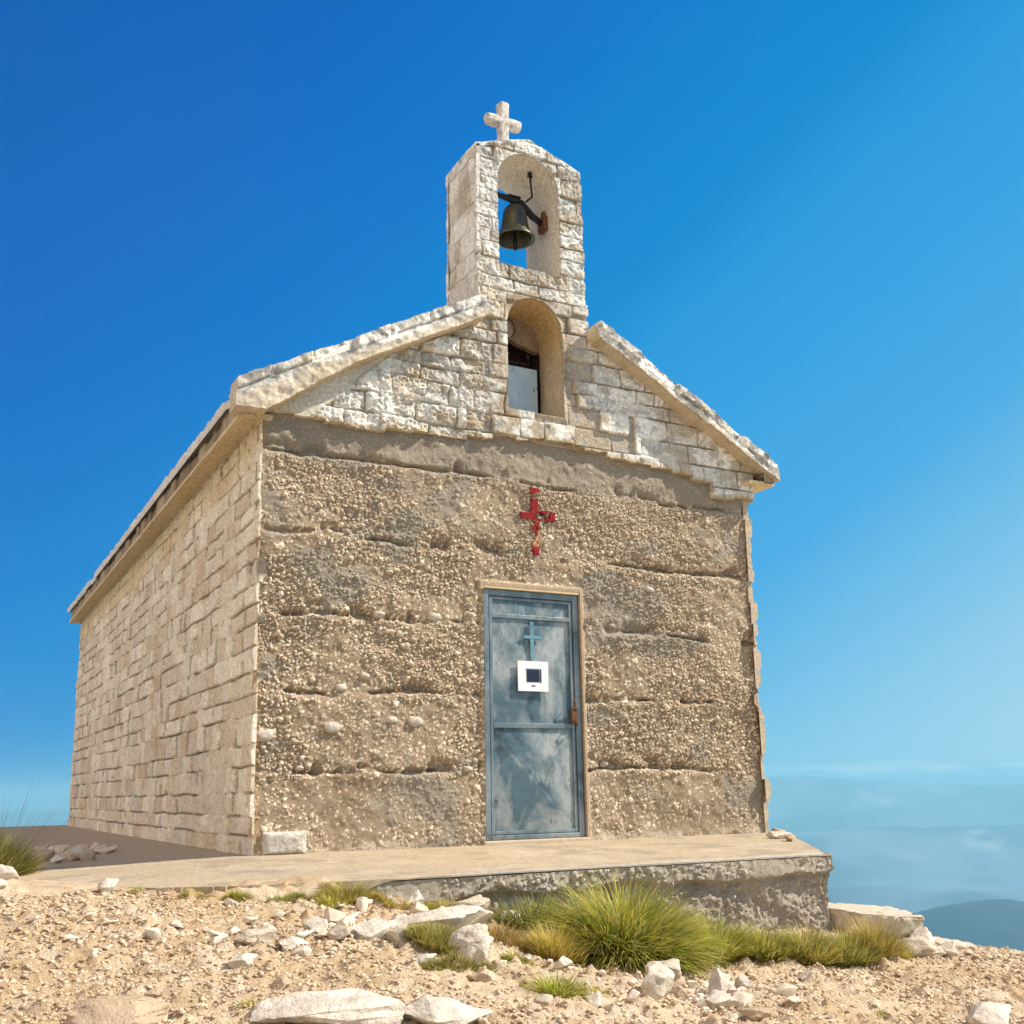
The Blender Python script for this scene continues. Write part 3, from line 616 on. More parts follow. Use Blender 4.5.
# roof: slab, verges, stone covering, cornices
roofc = lambda base: (lambda u, v, h: lerp3(np.array(base)*.85, np.array(base)*1.08, fbm(u*3, v*3, 240, 4)))
Y0, Y1 = -.2, L+.2
bm = bmesh.new()
for s in (-1, 1):
    e = 2.44 if s < 0 else 2.42; zt = lambda d: ZA-SL*d-.022; zb_ = lambda d: ZA-SL*d-.125
    pts = [(XA, zt(0)), (XA+s*e, zt(e)), (XA+s*e, zb_(e)), (XA, zb_(0))]
    prism(bm, pts if s > 0 else pts[::-1], .60, Y1)
    d0 = .56
    pts = [(XA+s*d0, zt(d0)), (XA+s*e, zt(e)), (XA+s*e, zb_(e)), (XA+s*d0, zb_(d0))]
    prism(bm, pts if s > 0 else pts[::-1], Y0+.03, .598)
roof = obj('roof', bm, mat('roof_slab', (.60, .50, .36)), chapel)
def verge_h(u, v):
    ci, a, b, d, cx, du, dz = blocks(u+2, u*0+.05, .3, .22, .6, 67, zmax=1, umax=9); tp = ss(-.075, -.05, v-zrt(u))
    return tp*((a-.5)*.035-.035*np.exp(-(du/.012)**2))+.012+(fbm(u*6, v*8, 243, 4)-.5)*.05+(fbm(u*26, v*26, 247, 2)-.5)*.014-.03*np.exp(-((v-(zrt(u)-.055-.02*(fbm(u*4, u*0, 249, 2)-.5)))/.008)**2)*ss(.4, .55, fbm(u*1.6, u*0, 248, 2))
def verge_c(x, z, h):
    c = lerp3(WHITE*.95, WHITE*1.1, fbm(x*5, z*5, 250, 3)); c = lerp3(c, (.22, .21, .195), ss(.47, .56, fbm(x*13, z*18, 252, 4))*.85*ss(-.13, -.03, z-zrt(x)+.03)); c = lerp3(c, (.45, .43, .39), ss(.5, .62, fbm(x*7+3, z*9, 254, 4))*.6); c = lerp3(c, CREAM, ss(.5, .65, fbm(x*4, z*6, 253, 3))*.5)
    return lerp3(c, (.55, .42, .26), ss(.0, .03, .03-(z-(zrt(x)-.13)))*.6)
def verge(x0, x1, keep, skirt):
    return relief((x0, Y0+.012, 3.0), (1, 0, 0), (0, 0, 1), x1-x0, 1.9, .009, lambda u, v: verge_h(u+x0, v+3.0), lambda u, v, h: verge_c(u+x0, v+3.0, h), lambda u, v: keep(u+x0, v+3.0), skirt, skirtcol=(.62, .49, .31))
def vk_l(x, z):
    w_ = .03*(fbm(x*7, x*0, 255, 3)-.5); return (z < zrt(x)+.035+w_) & (z > np.maximum(3.165, np.where(x < .55, 3.165+(zrt(.55)-.18-3.165)*(x+.12)/.67, zrt(x)-.18)+w_*.4)) & (x < 1.73)
def vk_r(x, z):
    w_ = .03*(fbm(x*7+3, x*0, 257, 3)-.5); return (z < zrt(x)+.035+w_) & (z > zrt(x)-.125+w_*.3)
for a_, b_, k_ in ((-.35, 1.78, vk_l), (2.86, 4.86, vk_r)):
    acc = Acc(); acc.add(*verge(a_, b_, k_, .20)); acc.build('verge', M_STONE, roof)
# stone slab covering on each slope
nrm = math.hypot(1, SL)
def cov(s):
    Ls = 2.62*nrm
    def h_(u, v):
        ci, a, b, d, cx, du, dz = blocks(v if s < 0 else v+30, u, .30, .25, .6, 61, zmax=4, umax=45)
        return .016+.014*a+.012*cx+(fbm(u*6, v*6, 260, 3)-.5)*.02-.03*np.exp(-(d/.02)**2)
    def c_(u, v, h): return lerp3(WHITE*.8, WHITE*1.05, fbm(u*3, v*3, 262, 4))
    def k_(u, v):
        ci, a, b, d, cx, du, dz = blocks(v if s < 0 else v+30, u, .30, .25, .6, 61, zmax=4, umax=45)
        below = u > Ls-.055+.03*a+.015*(fbm(v*9, v*0, 264, 2)-.5)*2
        yy = (Y0+.02+v) if s > 0 else (Y1-v)
        return ~below & ~((u < .575*nrm) & (yy < .60))
    # u runs down the slope, v along the ridge
    eu = np.array((s/nrm, 0, -SL/nrm)); ev = np.array((0, 1, 0))
    if s > 0: return relief((XA, Y0+.02, ZA-.018), eu, ev, Ls, Y1-Y0, .035, h_, c_, k_, .035)
    ev2 = np.array((0, -1, 0))
    return relief((XA, Y1, ZA-.018), eu, ev2, Ls, Y1-Y0-.02, .035, lambda u, v: h_(u, v), c_, k_, .035)
acc = Acc(); acc.add(*cov(1)); acc.add(*cov(-1)); rc = acc.build('roof_covering', M_STONE, roof, False); rc['label'] = 'irregular whitewashed stone slabs'
# cornice below each eave: stained soffit and a course of small stones over it
def corn(x_in, x_out, zb):
    acc = Acc(); s = 1 if x_out > x_in else -1; wd = abs(x_out-x_in); LL = Y1-Y0-.06
    hs2 = lambda u, v: (fbm(u*3, v*9, 270, 3)-.5)*.015
    cs = lambda u, v, h: lerp3((.60, .46, .25), (.70, .58, .38), fbm(u*2.2, v*6, 272, 4))
    if s < 0: acc.add(*relief((x_out, -.05, zb), (0, 1, 0), (1, 0, 0), LL-.14, wd-.035, .03, hs2, cs, None, .03))
    else: acc.add(*relief((x_in-.02, Y0+.06, zb), (0, 1, 0), (1, 0, 0), LL, wd+.02, .03, hs2, cs, None, .03))
    def hf_(u, v):
        ci, a, b, d, cx, du, dz = blocks(u, v*0+.05, .3, .10, .3, 66, zmax=1, umax=20)
        return (a-.5)*.03-.012+(fbm(u*9, v*9, 275, 3)-.5)*.02-.03*np.exp(-(du/.01)**2)
    cf_ = lambda u, v, h: lerp3((.28, .21, .14), (.48, .38, .26), vn(np.floor(u*5.5), u*0, 277))
    if s < 0: acc.add(*relief((x_out+.004, Y1-.03, zb+.015), (0, -1, 0), (0, 0, 1), LL-.1, .15, .015, lambda u, v: hf_(u, v), cf_, None, .12))
    else: acc.add(*relief((x_out-.004, Y0+.06, zb+.02), (0, 1, 0), (0, 0, 1), LL-.02, .10, .02, lambda u, v: hf_(u, v), cf_, None, .12))
    return acc
corn(0, -.28, 3.145).build('cornice', M_STONE, chapel); corn(4.56, 4.84, 3.19).build('cornice', M_STONE, chapel)

# belfry
BL, BR_, BZT, BAP, BD = 1.722, 2.842, 6.095, 6.285, .62
def btop(x): return BAP-(BAP-BZT)*np.abs(x-2.29)/.55
def bel_keep(x, z): return (z < btop(x)+.015*(fbm(x*9, x*0, 280, 3)-.5)) & (bell_sdf(x, z) > 0)
acc = Acc(); bz0 = 4.705
acc.add(*relief((BL, 0, bz0), (1, 0, 0), (0, 0, 1), BR_-BL, 1.66, .008, lambda u, v: gab_h(u+BL, v+bz0)-.03, lambda u, v, h: gab_c(u+BL, v+bz0, h), lambda u, v: bel_keep(u+BL, v+bz0), .04, sdf=lambda u, v: bell_sdf(u+BL, v+bz0)))
acc.add(*relief((BR_, BD, bz0), (-1, 0, 0), (0, 0, 1), BR_-BL, 1.66, .016, lambda u, v: gab_h(u+3, v+bz0)-.03, lambda u, v, h: gab_c(u+3, v+bz0, h), lambda u, v: bel_keep(BR_-u, v+bz0), .04, sdf=lambda u, v: bell_sdf(BR_-u, v+bz0)))
def bs_h(u, v):
    ci, a, b, d, cx, du, dz = blocks(u, v, .2, .16, .34, 71); return (a-.5)*.016+(fbm(u*7, v*7, 283, 4)-.5)*.03-.010*np.exp(-(d/.008)**2)*ss(.4, .6, fbm(u*3, v*3, 285, 3))
def bs_c(u, v, h):
    ci, a, b, d, cx, du, dz = blocks(u, v, .2, .16, .34, 71)
    c = lerp3((.80, .745, .64), (.90, .86, .77), a); c = lerp3(c, BARE*.6, np.exp(-(d/.006)**2)*.6); c = lerp3(c, BARE*1.2, ((b > .7)*.6+ss(.55, .66, fbm(u*4, v*4, 287, 3))*.5)*.8); return c
acc.add(*relief((BL+.012, BD-.01, 4.3), (0, -1, 0), (0, 0, 1), BD-.01, BZT-4.3, .012, bs_h, bs_c, None, .03))
acc.add(*relief((BR_-.012, .01, 4.3), (0, 1, 0), (0, 0, 1), BD-.02, BZT-4.3, .016, lambda u, v: bs_h(u+8, v), lambda u, v, h: bs_c(u+8, v, h), None, .03))
sl_ = math.hypot(.55, BAP-BZT); ex = .55/sl_; ez = (BAP-BZT)/sl_
tp_h = lambda u, v: (fbm(u*9, v*9, 290, 3)-.5)*.03+.01; tp_c = lambda u, v, h: lerp3((.36, .35, .33), WHITE, ss(.4, .55, fbm(u*7, v*7, 291, 4)))
acc.add(*relief((BL, 0.0, BZT), (ex, 0, ez), (0, 1, 0), sl_, BD, .015, tp_h, tp_c, None, .03))
acc.add(*relief((2.29, 0.0, BAP), (ex, 0, -ez), (0, 1, 0), sl_, BD, .015, tp_h, tp_c, None, .03))
# front of the belfry below the bell opening down to the roof at its back
acc.add(*relief((BR_, BD-.002, 4.3), (-1, 0, 0), (0, 0, 1), BR_-BL, .42, .03, lambda u, v: gab_h(u+3, v+4.3)-.03, lambda u, v, h: gab_c(u+3, v+4.3, h), None, .04))
V, Q, C = reveal(BX0+.001, BX1-.001, BZ0+.001, BSP, .0, BD, lambda s, y, z: lerp3((.60, .52, .40), (.72, .65, .54), fbm(s*.09, y*8, 293, 4)), 294, .008)
acc.add(V, Q, C)
belfry = acc.build('belfry', M_STONE, chapel); belfry['label'] = 'whitewashed open arch belfry'
bm = bmesh.new(); 
box_bm(bm, 2.012, 2.108, .05, .14, 6.10, 6.665, .02); box_bm(bm, 1.875, 2.245, .052, .138, 6.41, 6.515, .03)
bmesh.ops.subdivide_edges(bm, edges=[e for e in bm.edges if e.calc_length() > .05], cuts=4, use_grid_fill=True)
from mathutils import noise as mnoise
for v in bm.verts: v.co += Vector((mnoise.noise(v.co*22), mnoise.noise(v.co*22+Vector((5, 0, 0))), mnoise.noise(v.co*22+Vector((0, 9, 0)))))*.009
cx_ = obj('stone_cross', bm, mat('cross_stone', (.66, .59, .51), n_scale=22, n_amt=.55, b_scale=60, b_dist=.014), belfry, True)
me = rock_mesh('cap_stone', .09, .09, .07, 91); me.materials.append(M_ROCKB); o = link(bpy.data.objects.new('cap_stone', me), belfry); o.location = (2.30, .12, 6.30)

# door
door = None
bm = bmesh.new(); y_f, y_b = .022, .075
box_bm(bm, 1.765, 1.812, y_f, y_b, .035, 1.995, .006); box_bm(bm, 2.612, 2.659, y_f, y_b, .035, 1.995, .006)
box_bm(bm, 1.812, 2.612, y_f+.001, y_b, 1.945, 1.995, .006); box_bm(bm, 1.812, 2.612, y_f+.002, y_b, .035, .07, .006)
door = obj('door', bm, M_FRAME, chapel); door['label'] = 'weathered blue-grey metal door'
def dl_h(u, v):
    x, z = u/.79, v
    lowp = (z < .84); a = np.abs(x-.5)*2; b = np.abs((z-.42)/.40); py = np.clip(1-np.maximum(a, b), 0, 1)*.022*lowp
    a2 = np.abs(x-.5)*2; b2 = np.abs((z-1.28)/.42); py = py+np.clip(1-np.maximum(a2, b2), 0, 1)*.010*(~lowp)
    cr_ = .004*np.exp(-(np.abs(a-b)/.03)**2)*lowp
    return py-cr_+(fbm(u*4, v*4, 300, 3)-.5)*.012
P, Q, C = relief((1.815, .052, .07), (1, 0, 0), (0, 0, 1), .795, 1.875, .012, dl_h, lambda u, v, h: lerp3((1, 1, 1), (1, 1, 1), u*0), None, .02)
leaf = mesh_np('door_leaf', P, Q, M_DOOR, door, None)
bm = bmesh.new()
box_bm(bm, 1.822, 1.848, .034, .05, .075, 1.94, .003); box_bm(bm, 2.578, 2.604, .034, .05, .075, 1.94, .003)
box_bm(bm, 1.849, 2.577, .033, .05, 1.765, 1.80, .004); box_bm(bm, 1.849, 2.577, .032, .05, .885, .925, .004); box_bm(bm, 1.849, 2.577, .036, .05, .075, .10, .003)
box_bm(bm, 1.849, 2.577, .036, .05, 1.915, 1.938, .003)
obj('door_rail', bm, M_FRAME, door)
bm = bmesh.new(); box_bm(bm, 2.195, 2.228, .026, .036, 1.43, 1.745, .002); box_bm(bm, 2.135, 2.300, .024, .034, 1.605, 1.632, .002)
obj('door_cross', bm, M_SKYBLUE, door)
bm = bmesh.new(); box_bm(bm, 2.068, 2.352, .018, .022, 1.178, 1.422); nb = obj('notice', bm, M_PAPER, door); nb['label'] = 'white notice with a dark square picture'
bm = bmesh.new(); box_bm(bm, 2.148, 2.268, .0155, .0175, 1.252, 1.352); box_bm(bm, 2.274, 2.286, .0155, .0175, 1.248, 1.352)
box_bm(bm, 2.138, 2.288, .0155, .0175, 1.356, 1.3595)
for a_, b_ in ((2.195, 2.205), (2.208, 2.214), (2.217, 2.228)): box_bm(bm, a_, b_, .0155, .0175, 1.218, 1.226)
obj('printed_picture', bm, M_INK, door)
bm = bmesh.new(); box_bm(bm, 2.560, 2.618, .006, .032, .93, 1.03, .006); box_bm(bm, 2.545, 2.625, .0, .014, 1.035, 1.055, .004); tube_bm(bm, [(2.57, .004, 1.05), (2.57, -.012, 1.05), (2.57, -.012, 1.11), (2.59, .004, 1.12)], .006, 8)
tube_bm(bm, [(2.58, .01, .95), (2.58, -.02, .95), (2.60, -.02, .91), (2.60, .0, .91)], .007, 8)
obj('latch', bm, M_RUST, door)
bm = bmesh.new(); box_bm(bm, 1.74, 2.69, -.006, .12, -.06, .032, .012); obj('threshold', bm, mat('threshold_stone', (.52, .42, .30)), chapel)
bm = bmesh.new(); box_bm(bm, 1.76, 2.665, .002, .10, 1.998, 2.022, .004); obj('lintel', bm, mat('lintel_plaster', (.66, .50, .30)), chapel)

# bell hanging in the belfry
bell = tag(empty('bell', (2.265, .27, 5.40)), 'bronze bell with iron clapper hanging in the belfry arch', 'bell')
def pz(bm): 
    for v in bm.verts: v.co -= Vector((2.265, .27, 5.40))
    return bm
bm = bmesh.new()
prof = [(.001, 5.735), (.05, 5.733), (.085, 5.715), (.108, 5.67), (.118, 5.60), (.128, 5.52), (.145, 5.46), (.172, 5.415), (.186, 5.395), (.186, 5.385), (.170, 5.388), (.15, 5.42), (.125, 5.47), (.110, 5.53), (.10, 5.60), (.09, 5.66), (.05, 5.70), (.001, 5.705)]
lathe_bm(bm, prof, 2.265, .27, 56); obj('bell_body', pz(bm), M_BRONZE, bell, True)
bm = bmesh.new(); tube_bm(bm, [(2.265, .27, 5.70), (2.265, .27, 5.42), (2.265, .27, 5.36), (2.265, .27, 5.32), (2.265, .27, 5.28)], [.010, .012, .026, .024, .016], 12); obj('clapper', pz(bm), M_IRON, bell, True)
bm = bmesh.new(); tube_bm(bm, [(1.94, .27, 5.83), (2.20, .27, 5.80), (2.33, .26, 5.78), (2.45, .25, 5.66), (2.575, .25, 5.60)], [.018, .03, .036, .034, .028], 10)
for dx in (-.03, .03): tube_bm(bm, [(2.265+dx, .27, 5.72), (2.265+dx*1.3, .27, 5.85)], .012, 8)
tube_bm(bm, [(2.2, .27, 5.84), (2.33, .27, 5.84)], .014, 8)
obj('yoke', pz(bm), M_IRON, bell, True)
bm = bmesh.new(); tube_bm(bm, [(2.36, .22, 5.78), (2.42, .20, 5.84), (2.41, .20, 5.95), (2.40, .20, 6.07)], .010, 8); tube_bm(bm, [(2.40, .20, 6.055), (2.40, .20, 6.09)], .022, 8); tube_bm(bm, [(2.375, .20, 6.05), (2.425, .20, 6.05)], .011, 6)
obj('lever', pz(bm), M_IRON, bell, True)
bm = bmesh.new(); box_bm(bm, 2.535, 2.582, .19, .31, 5.53, 5.68, .012); box_bm(bm, 2.548, 2.572, .22, .27, 5.68, 5.74, .006); obj('bracket', pz(bm), M_RUST, bell)

# ------------------------------------------------------------------ rocks
RM = {'W': M_ROCK, 'B': M_ROCKB, 'G': M_ROCKG}
def gz(x, y): return float(Gr(np.array(float(x)), np.array(float(y))))
BIG = [
(0.14, -2.66, 0.56, 0.17, 'W', 'long white boulder ridge below the middle of the terrace', .55, -.12),
(0.12, -3.06, 0.26, 0.19, 'W', 'white boulder standing at the right end of the long boulder ridge', .8, .5),
(-0.25, -2.85, 0.219, 0.13, 'W', 'white angular rock left of the mossy boulder', .8, .3),
(-0.42, -2.89, 0.154, 0.085, 'G', 'grey angular rock in the rubble left of the mossy boulder', .8, 1.),
(-0.79, -2.88, 0.189, 0.082, 'G', 'grey rock half sunk in the dirt below the terrace corner', .7, .2),
(-0.66, -2.98, 0.13, 0.065, 'W', 'pale rock just right of the sunk grey rock', .8, .7),
(-0.48, -2.76, 0.148, 0.087, 'W', 'pale pointed rock in the rubble under the left end of the terrace', .8, 1.4),
(-1.18, -1.60, 0.131, 0.085, 'W', 'white stone at the edge of the pavement on the left', .8, .2),
(-0.82, -3.94, 0.48, 0.14, 'W', 'large pale bedrock boulder at the bottom edge of the picture', .75, -.4),
(-0.43, -3.98, 0.33, 0.13, 'W', 'cracked pale boulder right of the large one at the bottom edge', .8, .1),
(-1.46, -3.78, 0.36, 0.11, 'B', 'tan boulder half buried at the lower left', .7, .4),
(0.78, -3.50, 0.19, 0.155, 'W', 'white upright angular rock below the big grass clump', .75, .5),
(1.05, -3.20, 0.24, 0.14, 'G', 'grey rock behind the white upright rock', .8, .1),
(1.18, -3.42, 0.20, 0.15, 'W', 'pale wedge rock at the right of the rock group', .6, .8),
(1.46, -3.25, 0.15, 0.09, 'W', 'small pale leaning rock left of the grass row', .6, 1.2),
(1.09, -3.77, 0.17, 0.08, 'B', 'flat brown slab in front of the rock group', .6, -.3),
(1.08, -3.55, 0.20, 0.085, 'W', 'low pale rock in the middle of the rock group', .7, .1),
(0.97, -3.40, 0.15, 0.08, 'B', 'brown rock between the upright and the low pale rock', .8, .9),
(2.06, -3.04, 0.104, 0.06, 'G', 'small grey rock in front of the grass row', .8, .3),
(2.30, -3.94, 0.28, 0.14, 'W', 'pale rock at the lower right corner', .8, .5),
(1.05, -2.98, 0.085, 0.065, 'G', 'small grey stone at the foot of the big grass clump', .9, .5),
(-0.05, -3.48, 0.125, 0.06, 'B', 'small brown slab in front of the mossy boulder', .6, .3),
(-0.18, -3.19, 0.17, 0.08, 'W', 'pale slab below the mossy boulder', .8, .9),
(-0.17, -2.93, 0.15, 0.11, 'W', 'white rock touching the left end of the boulder ridge', .8, 1.3),
(-1.30, -3.51, 0.07, 0.055, 'B', 'lone brown stone on bare dirt at the lower left', .9, .3),
(-0.92, -3.21, 0.125, 0.058, 'W', 'flat pale rock on the dirt slope left of centre', .7, .6),
(0.53, -3.13, 0.11, 0.06, 'W', 'pale stone under the golden grass tuft', .8, .2),
(0.31, -3.74, 0.115, 0.05, 'W', 'pale rock behind the small green tuft', .8, .4),
(0.09, -3.74, 0.10, 0.045, 'G', 'grey rock left of the small green tuft', .8, .8),
(3.62, -2.06, 0.22, 0.24, 'W', 'white stone under the broken paving slab', .8, .5),
(3.44, -2.08, 0.15, 0.20, 'B', 'brown stone under the broken paving slab', .8, .2),
(3.78, -2.30, 0.26, 0.15, 'W', 'pale block beside the broken paving slab at the drop', .7, .4),
(3.30, -2.66, 0.30, 0.15, 'G', 'grey layered rock at the edge of the drop', .8, -.3),
(3.50, -2.72, 0.16, 0.11, 'W', 'pale rock at the edge of the drop', .8, .9),
(-1.62, -0.90, 0.15, 0.10, 'W', 'white stone below the dark grass on the left edge', .8, .4),
(-1.42, -0.35, 0.136, 0.10, 'W', 'small white stone right of the white edge stone', .8, .9),
(-1.68, -1.30, 0.09, 0.07, 'W', 'pale stone at the left edge of the picture', .8, .2),
(0.30, -2.00, 0.13, 0.13, 'W', 'white stone wedged under the terrace edge', .8, .8),
(0.16, -2.05, 0.10, 0.09, 'G', 'grey stone below the gap in the terrace edge', .8, .2),
(0.86, -2.05, 0.20, 0.13, 'W', 'pale stone under the terrace edge beside the big grass', .7, .3),
(0.58, -2.03, 0.30, 0.16, 'G', 'grey broken concrete lump under the terrace lip', .6, .0),
(0.36, -2.25, 0.155, 0.09, 'W', 'pale flat stone before the terrace lip', .8, .5),
(-1.66, 0.62, .20, .34, 'W', 'white rock above the dark grass at the left edge', .7, .3),
(4.34, -.34, .20, .09, 'B', 'flat brown stone on the right end of the terrace by the wall corner', .7, .4),
(4.13, -.60, .20, .08, 'W', 'pale flat stone on the right end of the terrace', .7, -.4),
(4.02, -.85, .16, .07, 'B', 'small brown stone on the terrace edge nearest its corner', .7, .9),
]
for i, (x, y, wd, ht, k, lab, dp, rz) in enumerate(BIG):
    me = rock_mesh('rock', wd*1.2, wd*dp*1.15, ht*1.15, 100+i, npts=16 if i % 3 else 12, sub=3 if wd > .2 else 2); me.materials.append(RM[k])
    o = link(bpy.data.objects.new('rock', me)); on_t = x > 3.9 and y > -1.5
    z0 = float(Tz(np.array(x), np.array(y))) if on_t else gz(x, y)
    o.location = (x, y, z0+ht*.30); o.rotation_euler = (0, 0, rz); tag(o, lab, 'rock', 'rocks lying around the chapel')
# loose stones one can count: shared meshes
protos = []
for k in range(12):
    me = rock_mesh('stone', 1, .85, .7, 300+k, npts=11+k % 5, sub=1, rough=.03, bev=.10); protos.append(me)
PM = []
SM = [mat('small_stone', c_, n_scale=1.6, n_amt=.25, b_scale=3.5, b_dist=.0012) for c_ in ((.62, .54, .43), (.56, .47, .35), (.46, .36, .25))]
for k, me in enumerate(protos): me.materials.append(SM[(0, 1, 2, 0, 1, 0, 0, 2, 0, 1, 0, 1)[k]])
rnd = random.Random(11)
def stone(x, y, s, label, group, cat='stone'):
    zt_ = gz(x, y) if not (y > 0 and x > -1.6) else float(Tz(np.array(x), np.array(y)))
    o = bpy.data.objects.new('stone', protos[rnd.randrange(12)]); COL.objects.link(o)
    o.location = (x, y, zt_+s*.18); o.scale = (s, s*(.7+.5*rnd.random()), s*(.6+.5*rnd.random()))
    o.rotation_euler = (rnd.random()*.6-.3, rnd.random()*.6-.3, rnd.random()*6.28); tag(o, label, cat, group)
n = 0
while n < 105:
    x = rnd.uniform(-1.6, .6); y = rnd.uniform(-3.3, -1.9)
    if rnd.random() > math.exp(-((y+2.55-.15*x)/.45)**2): continue
    stone(x, y, .028+.075*rnd.random()**2.2, 'pale loose stone in the rubble strip below the left half of the terrace', 'rubble stones below the terrace'); n += 1
n = 0
while n < 70:
    x = rnd.uniform(.4, 2.4); y = rnd.uniform(-3.9, -2.8)
    if rnd.random() > math.exp(-((x-1.1)/.55)**2-((y+3.35)/.35)**2): continue
    stone(x, y, .025+.065*rnd.random()**2, 'small loose stone around the rock group below the grass', 'stones around the rock group'); n += 1
n = 0
while n < 34:
    x = rnd.gauss(-1.02, .15); y = rnd.gauss(1.9, .6)
    if x > -.66 or x < -1.5 or y < 1.0: continue
    stone(x, y, .08+.13*rnd.random()**1.5, 'stone of the shaded rubble heap beside the side wall', 'shaded rubble heap on the left'); n += 1
n = 0
while n < 26:
    t_ = rnd.random(); x = 3.3+.9*t_+rnd.gauss(0, .12); y = -2.45-.75*t_+rnd.gauss(0, .10)
    stone(x, y, .03+.05*rnd.random(), 'small pale stone along the edge of the drop on the right', 'stones along the drop'); n += 1
n = 0
while n < 20:
    x = rnd.uniform(-.45, .45); y = rnd.gauss(-2.62+.15*x, .16)
    stone(x, y, .07+.10*rnd.random(), 'broken white rock heaped around the long boulder ridge', 'broken rocks around the boulder ridge'); n += 1
n = 0
while n < 12:
    x = rnd.gauss(1.2, .22); y = rnd.gauss(-3.35, .10)
    stone(x, y, .07+.08*rnd.random(), 'broken pale rock of the group below the grass', 'broken rocks below the grass'); n += 1
# broken paving slabs at the end of the terrace
def slab(name, w_, d_, h_, loc, rot, seed, lab):
    bm = bmesh.new(); rr_ = random.Random(seed); n = 9
    pts = []
    for k in range(n):
        a = 2*math.pi*k/n; c_, s_ = math.cos(a), math.sin(a); m_ = max(abs(c_), abs(s_)); q_ = .5/m_*(.88+.14*rr_.random()); pts.append((c_*q_*w_, s_*q_*d_))
    a = [bm.verts.new((x, y, 0)) for x, y in pts]; b = [bm.verts.new((x*.93, y*.93, -h_*(.85+.3*rr_.random()))) for x, y in pts]
    bm.faces.new(a); bm.faces.new(b[::-1])
    for i in range(n): bm.faces.new((a[i], b[i], b[(i+1) % n], a[(i+1) % n]))
    bmesh.ops.bevel(bm, geom=list(bm.edges), offset=.012, segments=2, affect='EDGES')
    bmesh.ops.triangulate(bm, faces=bm.faces)
    for _ in range(3): bmesh.ops.subdivide_edges(bm, edges=[e for e in bm.edges if e.calc_length() > .03], cuts=1); bmesh.ops.triangulate(bm, faces=bm.faces)
    bm.normal_update()
    for v in bm.verts: v.co += v.normal*mnoise.fractal(v.co*14+Vector((seed, 0, 0)), 1, 2, 4)*.014
    o = obj(name, bm, M_SLAB, None, True); o.location = loc; o.rotation_euler = rot; tag(o, lab, 'slab')
M_SLAB = mat('slab_concrete', (.50, .43, .33), n_scale=18, n_amt=.25, b_scale=60, b_dist=.008)
slab('paving_slab', .66, .62, .13, (3.66, -1.93, -.42), (R(2), R(5), R(-20)), 3, 'broken concrete paving slab propped on stones at the end of the terrace')
slab('paving_slab', .34, .30, .11, (3.92, -2.38, -.60), (R(3), R(8), R(-30)), 8, 'smaller broken slab lying beyond the propped one')

# gravel: thousands of chips, one piece
def chips(n, region, smin, smax, seed):
    rs = np.random.RandomState(seed); base = []
    for k in range(6):
        bm = bmesh.new(); rr_ = random.Random(seed*10+k)
        for i in range(6+k%2):
            v = Vector((rr_.gauss(0, 1), rr_.gauss(0, 1), rr_.gauss(0, 1))).normalized()*(.7+.45*rr_.random()); bm.verts.new((v.x*.55, v.y*.40, v.z*.30))
        bmesh.ops.convex_hull(bm, input=bm.verts); bmesh.ops.delete(bm, geom=[v for v in bm.verts if not v.link_faces], context='VERTS'); bmesh.ops.triangulate(bm, faces=bm.faces)
        bm.verts.index_update(); base.append((np.array([v.co[:] for v in bm.verts]), np.array([[v.index for v in f.verts] for f in bm.faces]))); bm.free()
    x, y = region(rs, n); z = Gr(x, y); s = smin+(smax-smin)*rs.rand(len(x))**7; Vs = []; Ts = []; Cs = []; off = 0
    for k in range(6):
        m = np.arange(len(x)) % 6 == k; bv, bt = base[k]; N = m.sum(); a = rs.rand(N)*6.283; ti = (rs.rand(N)-.5)*.9
        c, sn = np.cos(a), np.sin(a); ct, st = np.cos(ti), np.sin(ti)
        bx = bv[None, :, 0]*ct[:, None]-bv[None, :, 2]*st[:, None]; bz = bv[None, :, 0]*st[:, None]+bv[None, :, 2]*ct[:, None]; by = np.repeat(bv[None, :, 1], N, 0)
        X_ = (bx*c[:, None]-by*sn[:, None])*s[m][:, None]+x[m][:, None]; Y_ = (bx*sn[:, None]+by*c[:, None])*s[m][:, None]+y[m][:, None]; Z_ = bz*s[m][:, None]+z[m][:, None]+s[m][:, None]*.04
        Vs.append(np.stack([X_, Y_, Z_], -1).reshape(-1, 3)); Ts.append((bt[None]+np.arange(N)[:, None, None]*len(bv)).reshape(-1, 3)+off); off += N*len(bv)
        q = rs.rand(N); col = lerp3((.50, .37, .235), (.66, .53, .375), q); col = np.where((rs.rand(N) > .93)[:, None], np.array((.36, .26, .17)), col); Cs.append(np.repeat(col, len(bv), 0))
    return np.concatenate(Vs), np.concatenate(Ts), np.concatenate(Cs)
def reg(rs, n):
    x = rs.rand(n*4)*7.2-2.9; y = -4.7+rs.rand(n*4)*3.1
    d = fbm(x*1.6, y*1.6, 333, 3); k = (rs.rand(n*4) < .25+ss(.30, .62, d)+.25*np.exp(-((y+2.5)/.5)**2)) & ((y < -1.93) | (x < -.9)) & ((y < -1.95-0*x) | (y < -1.2+.9*(x+1.2)*-1))
    return x[k][:n], y[k][:n]
V, T, C = chips(130000, reg, .006, .042, 9)
tag(mesh_np('gravel', V, None, M_GRAVEL, None, C, False, T), 'pale limestone gravel and chips scattered over the dirt', 'gravel', kind='stuff')

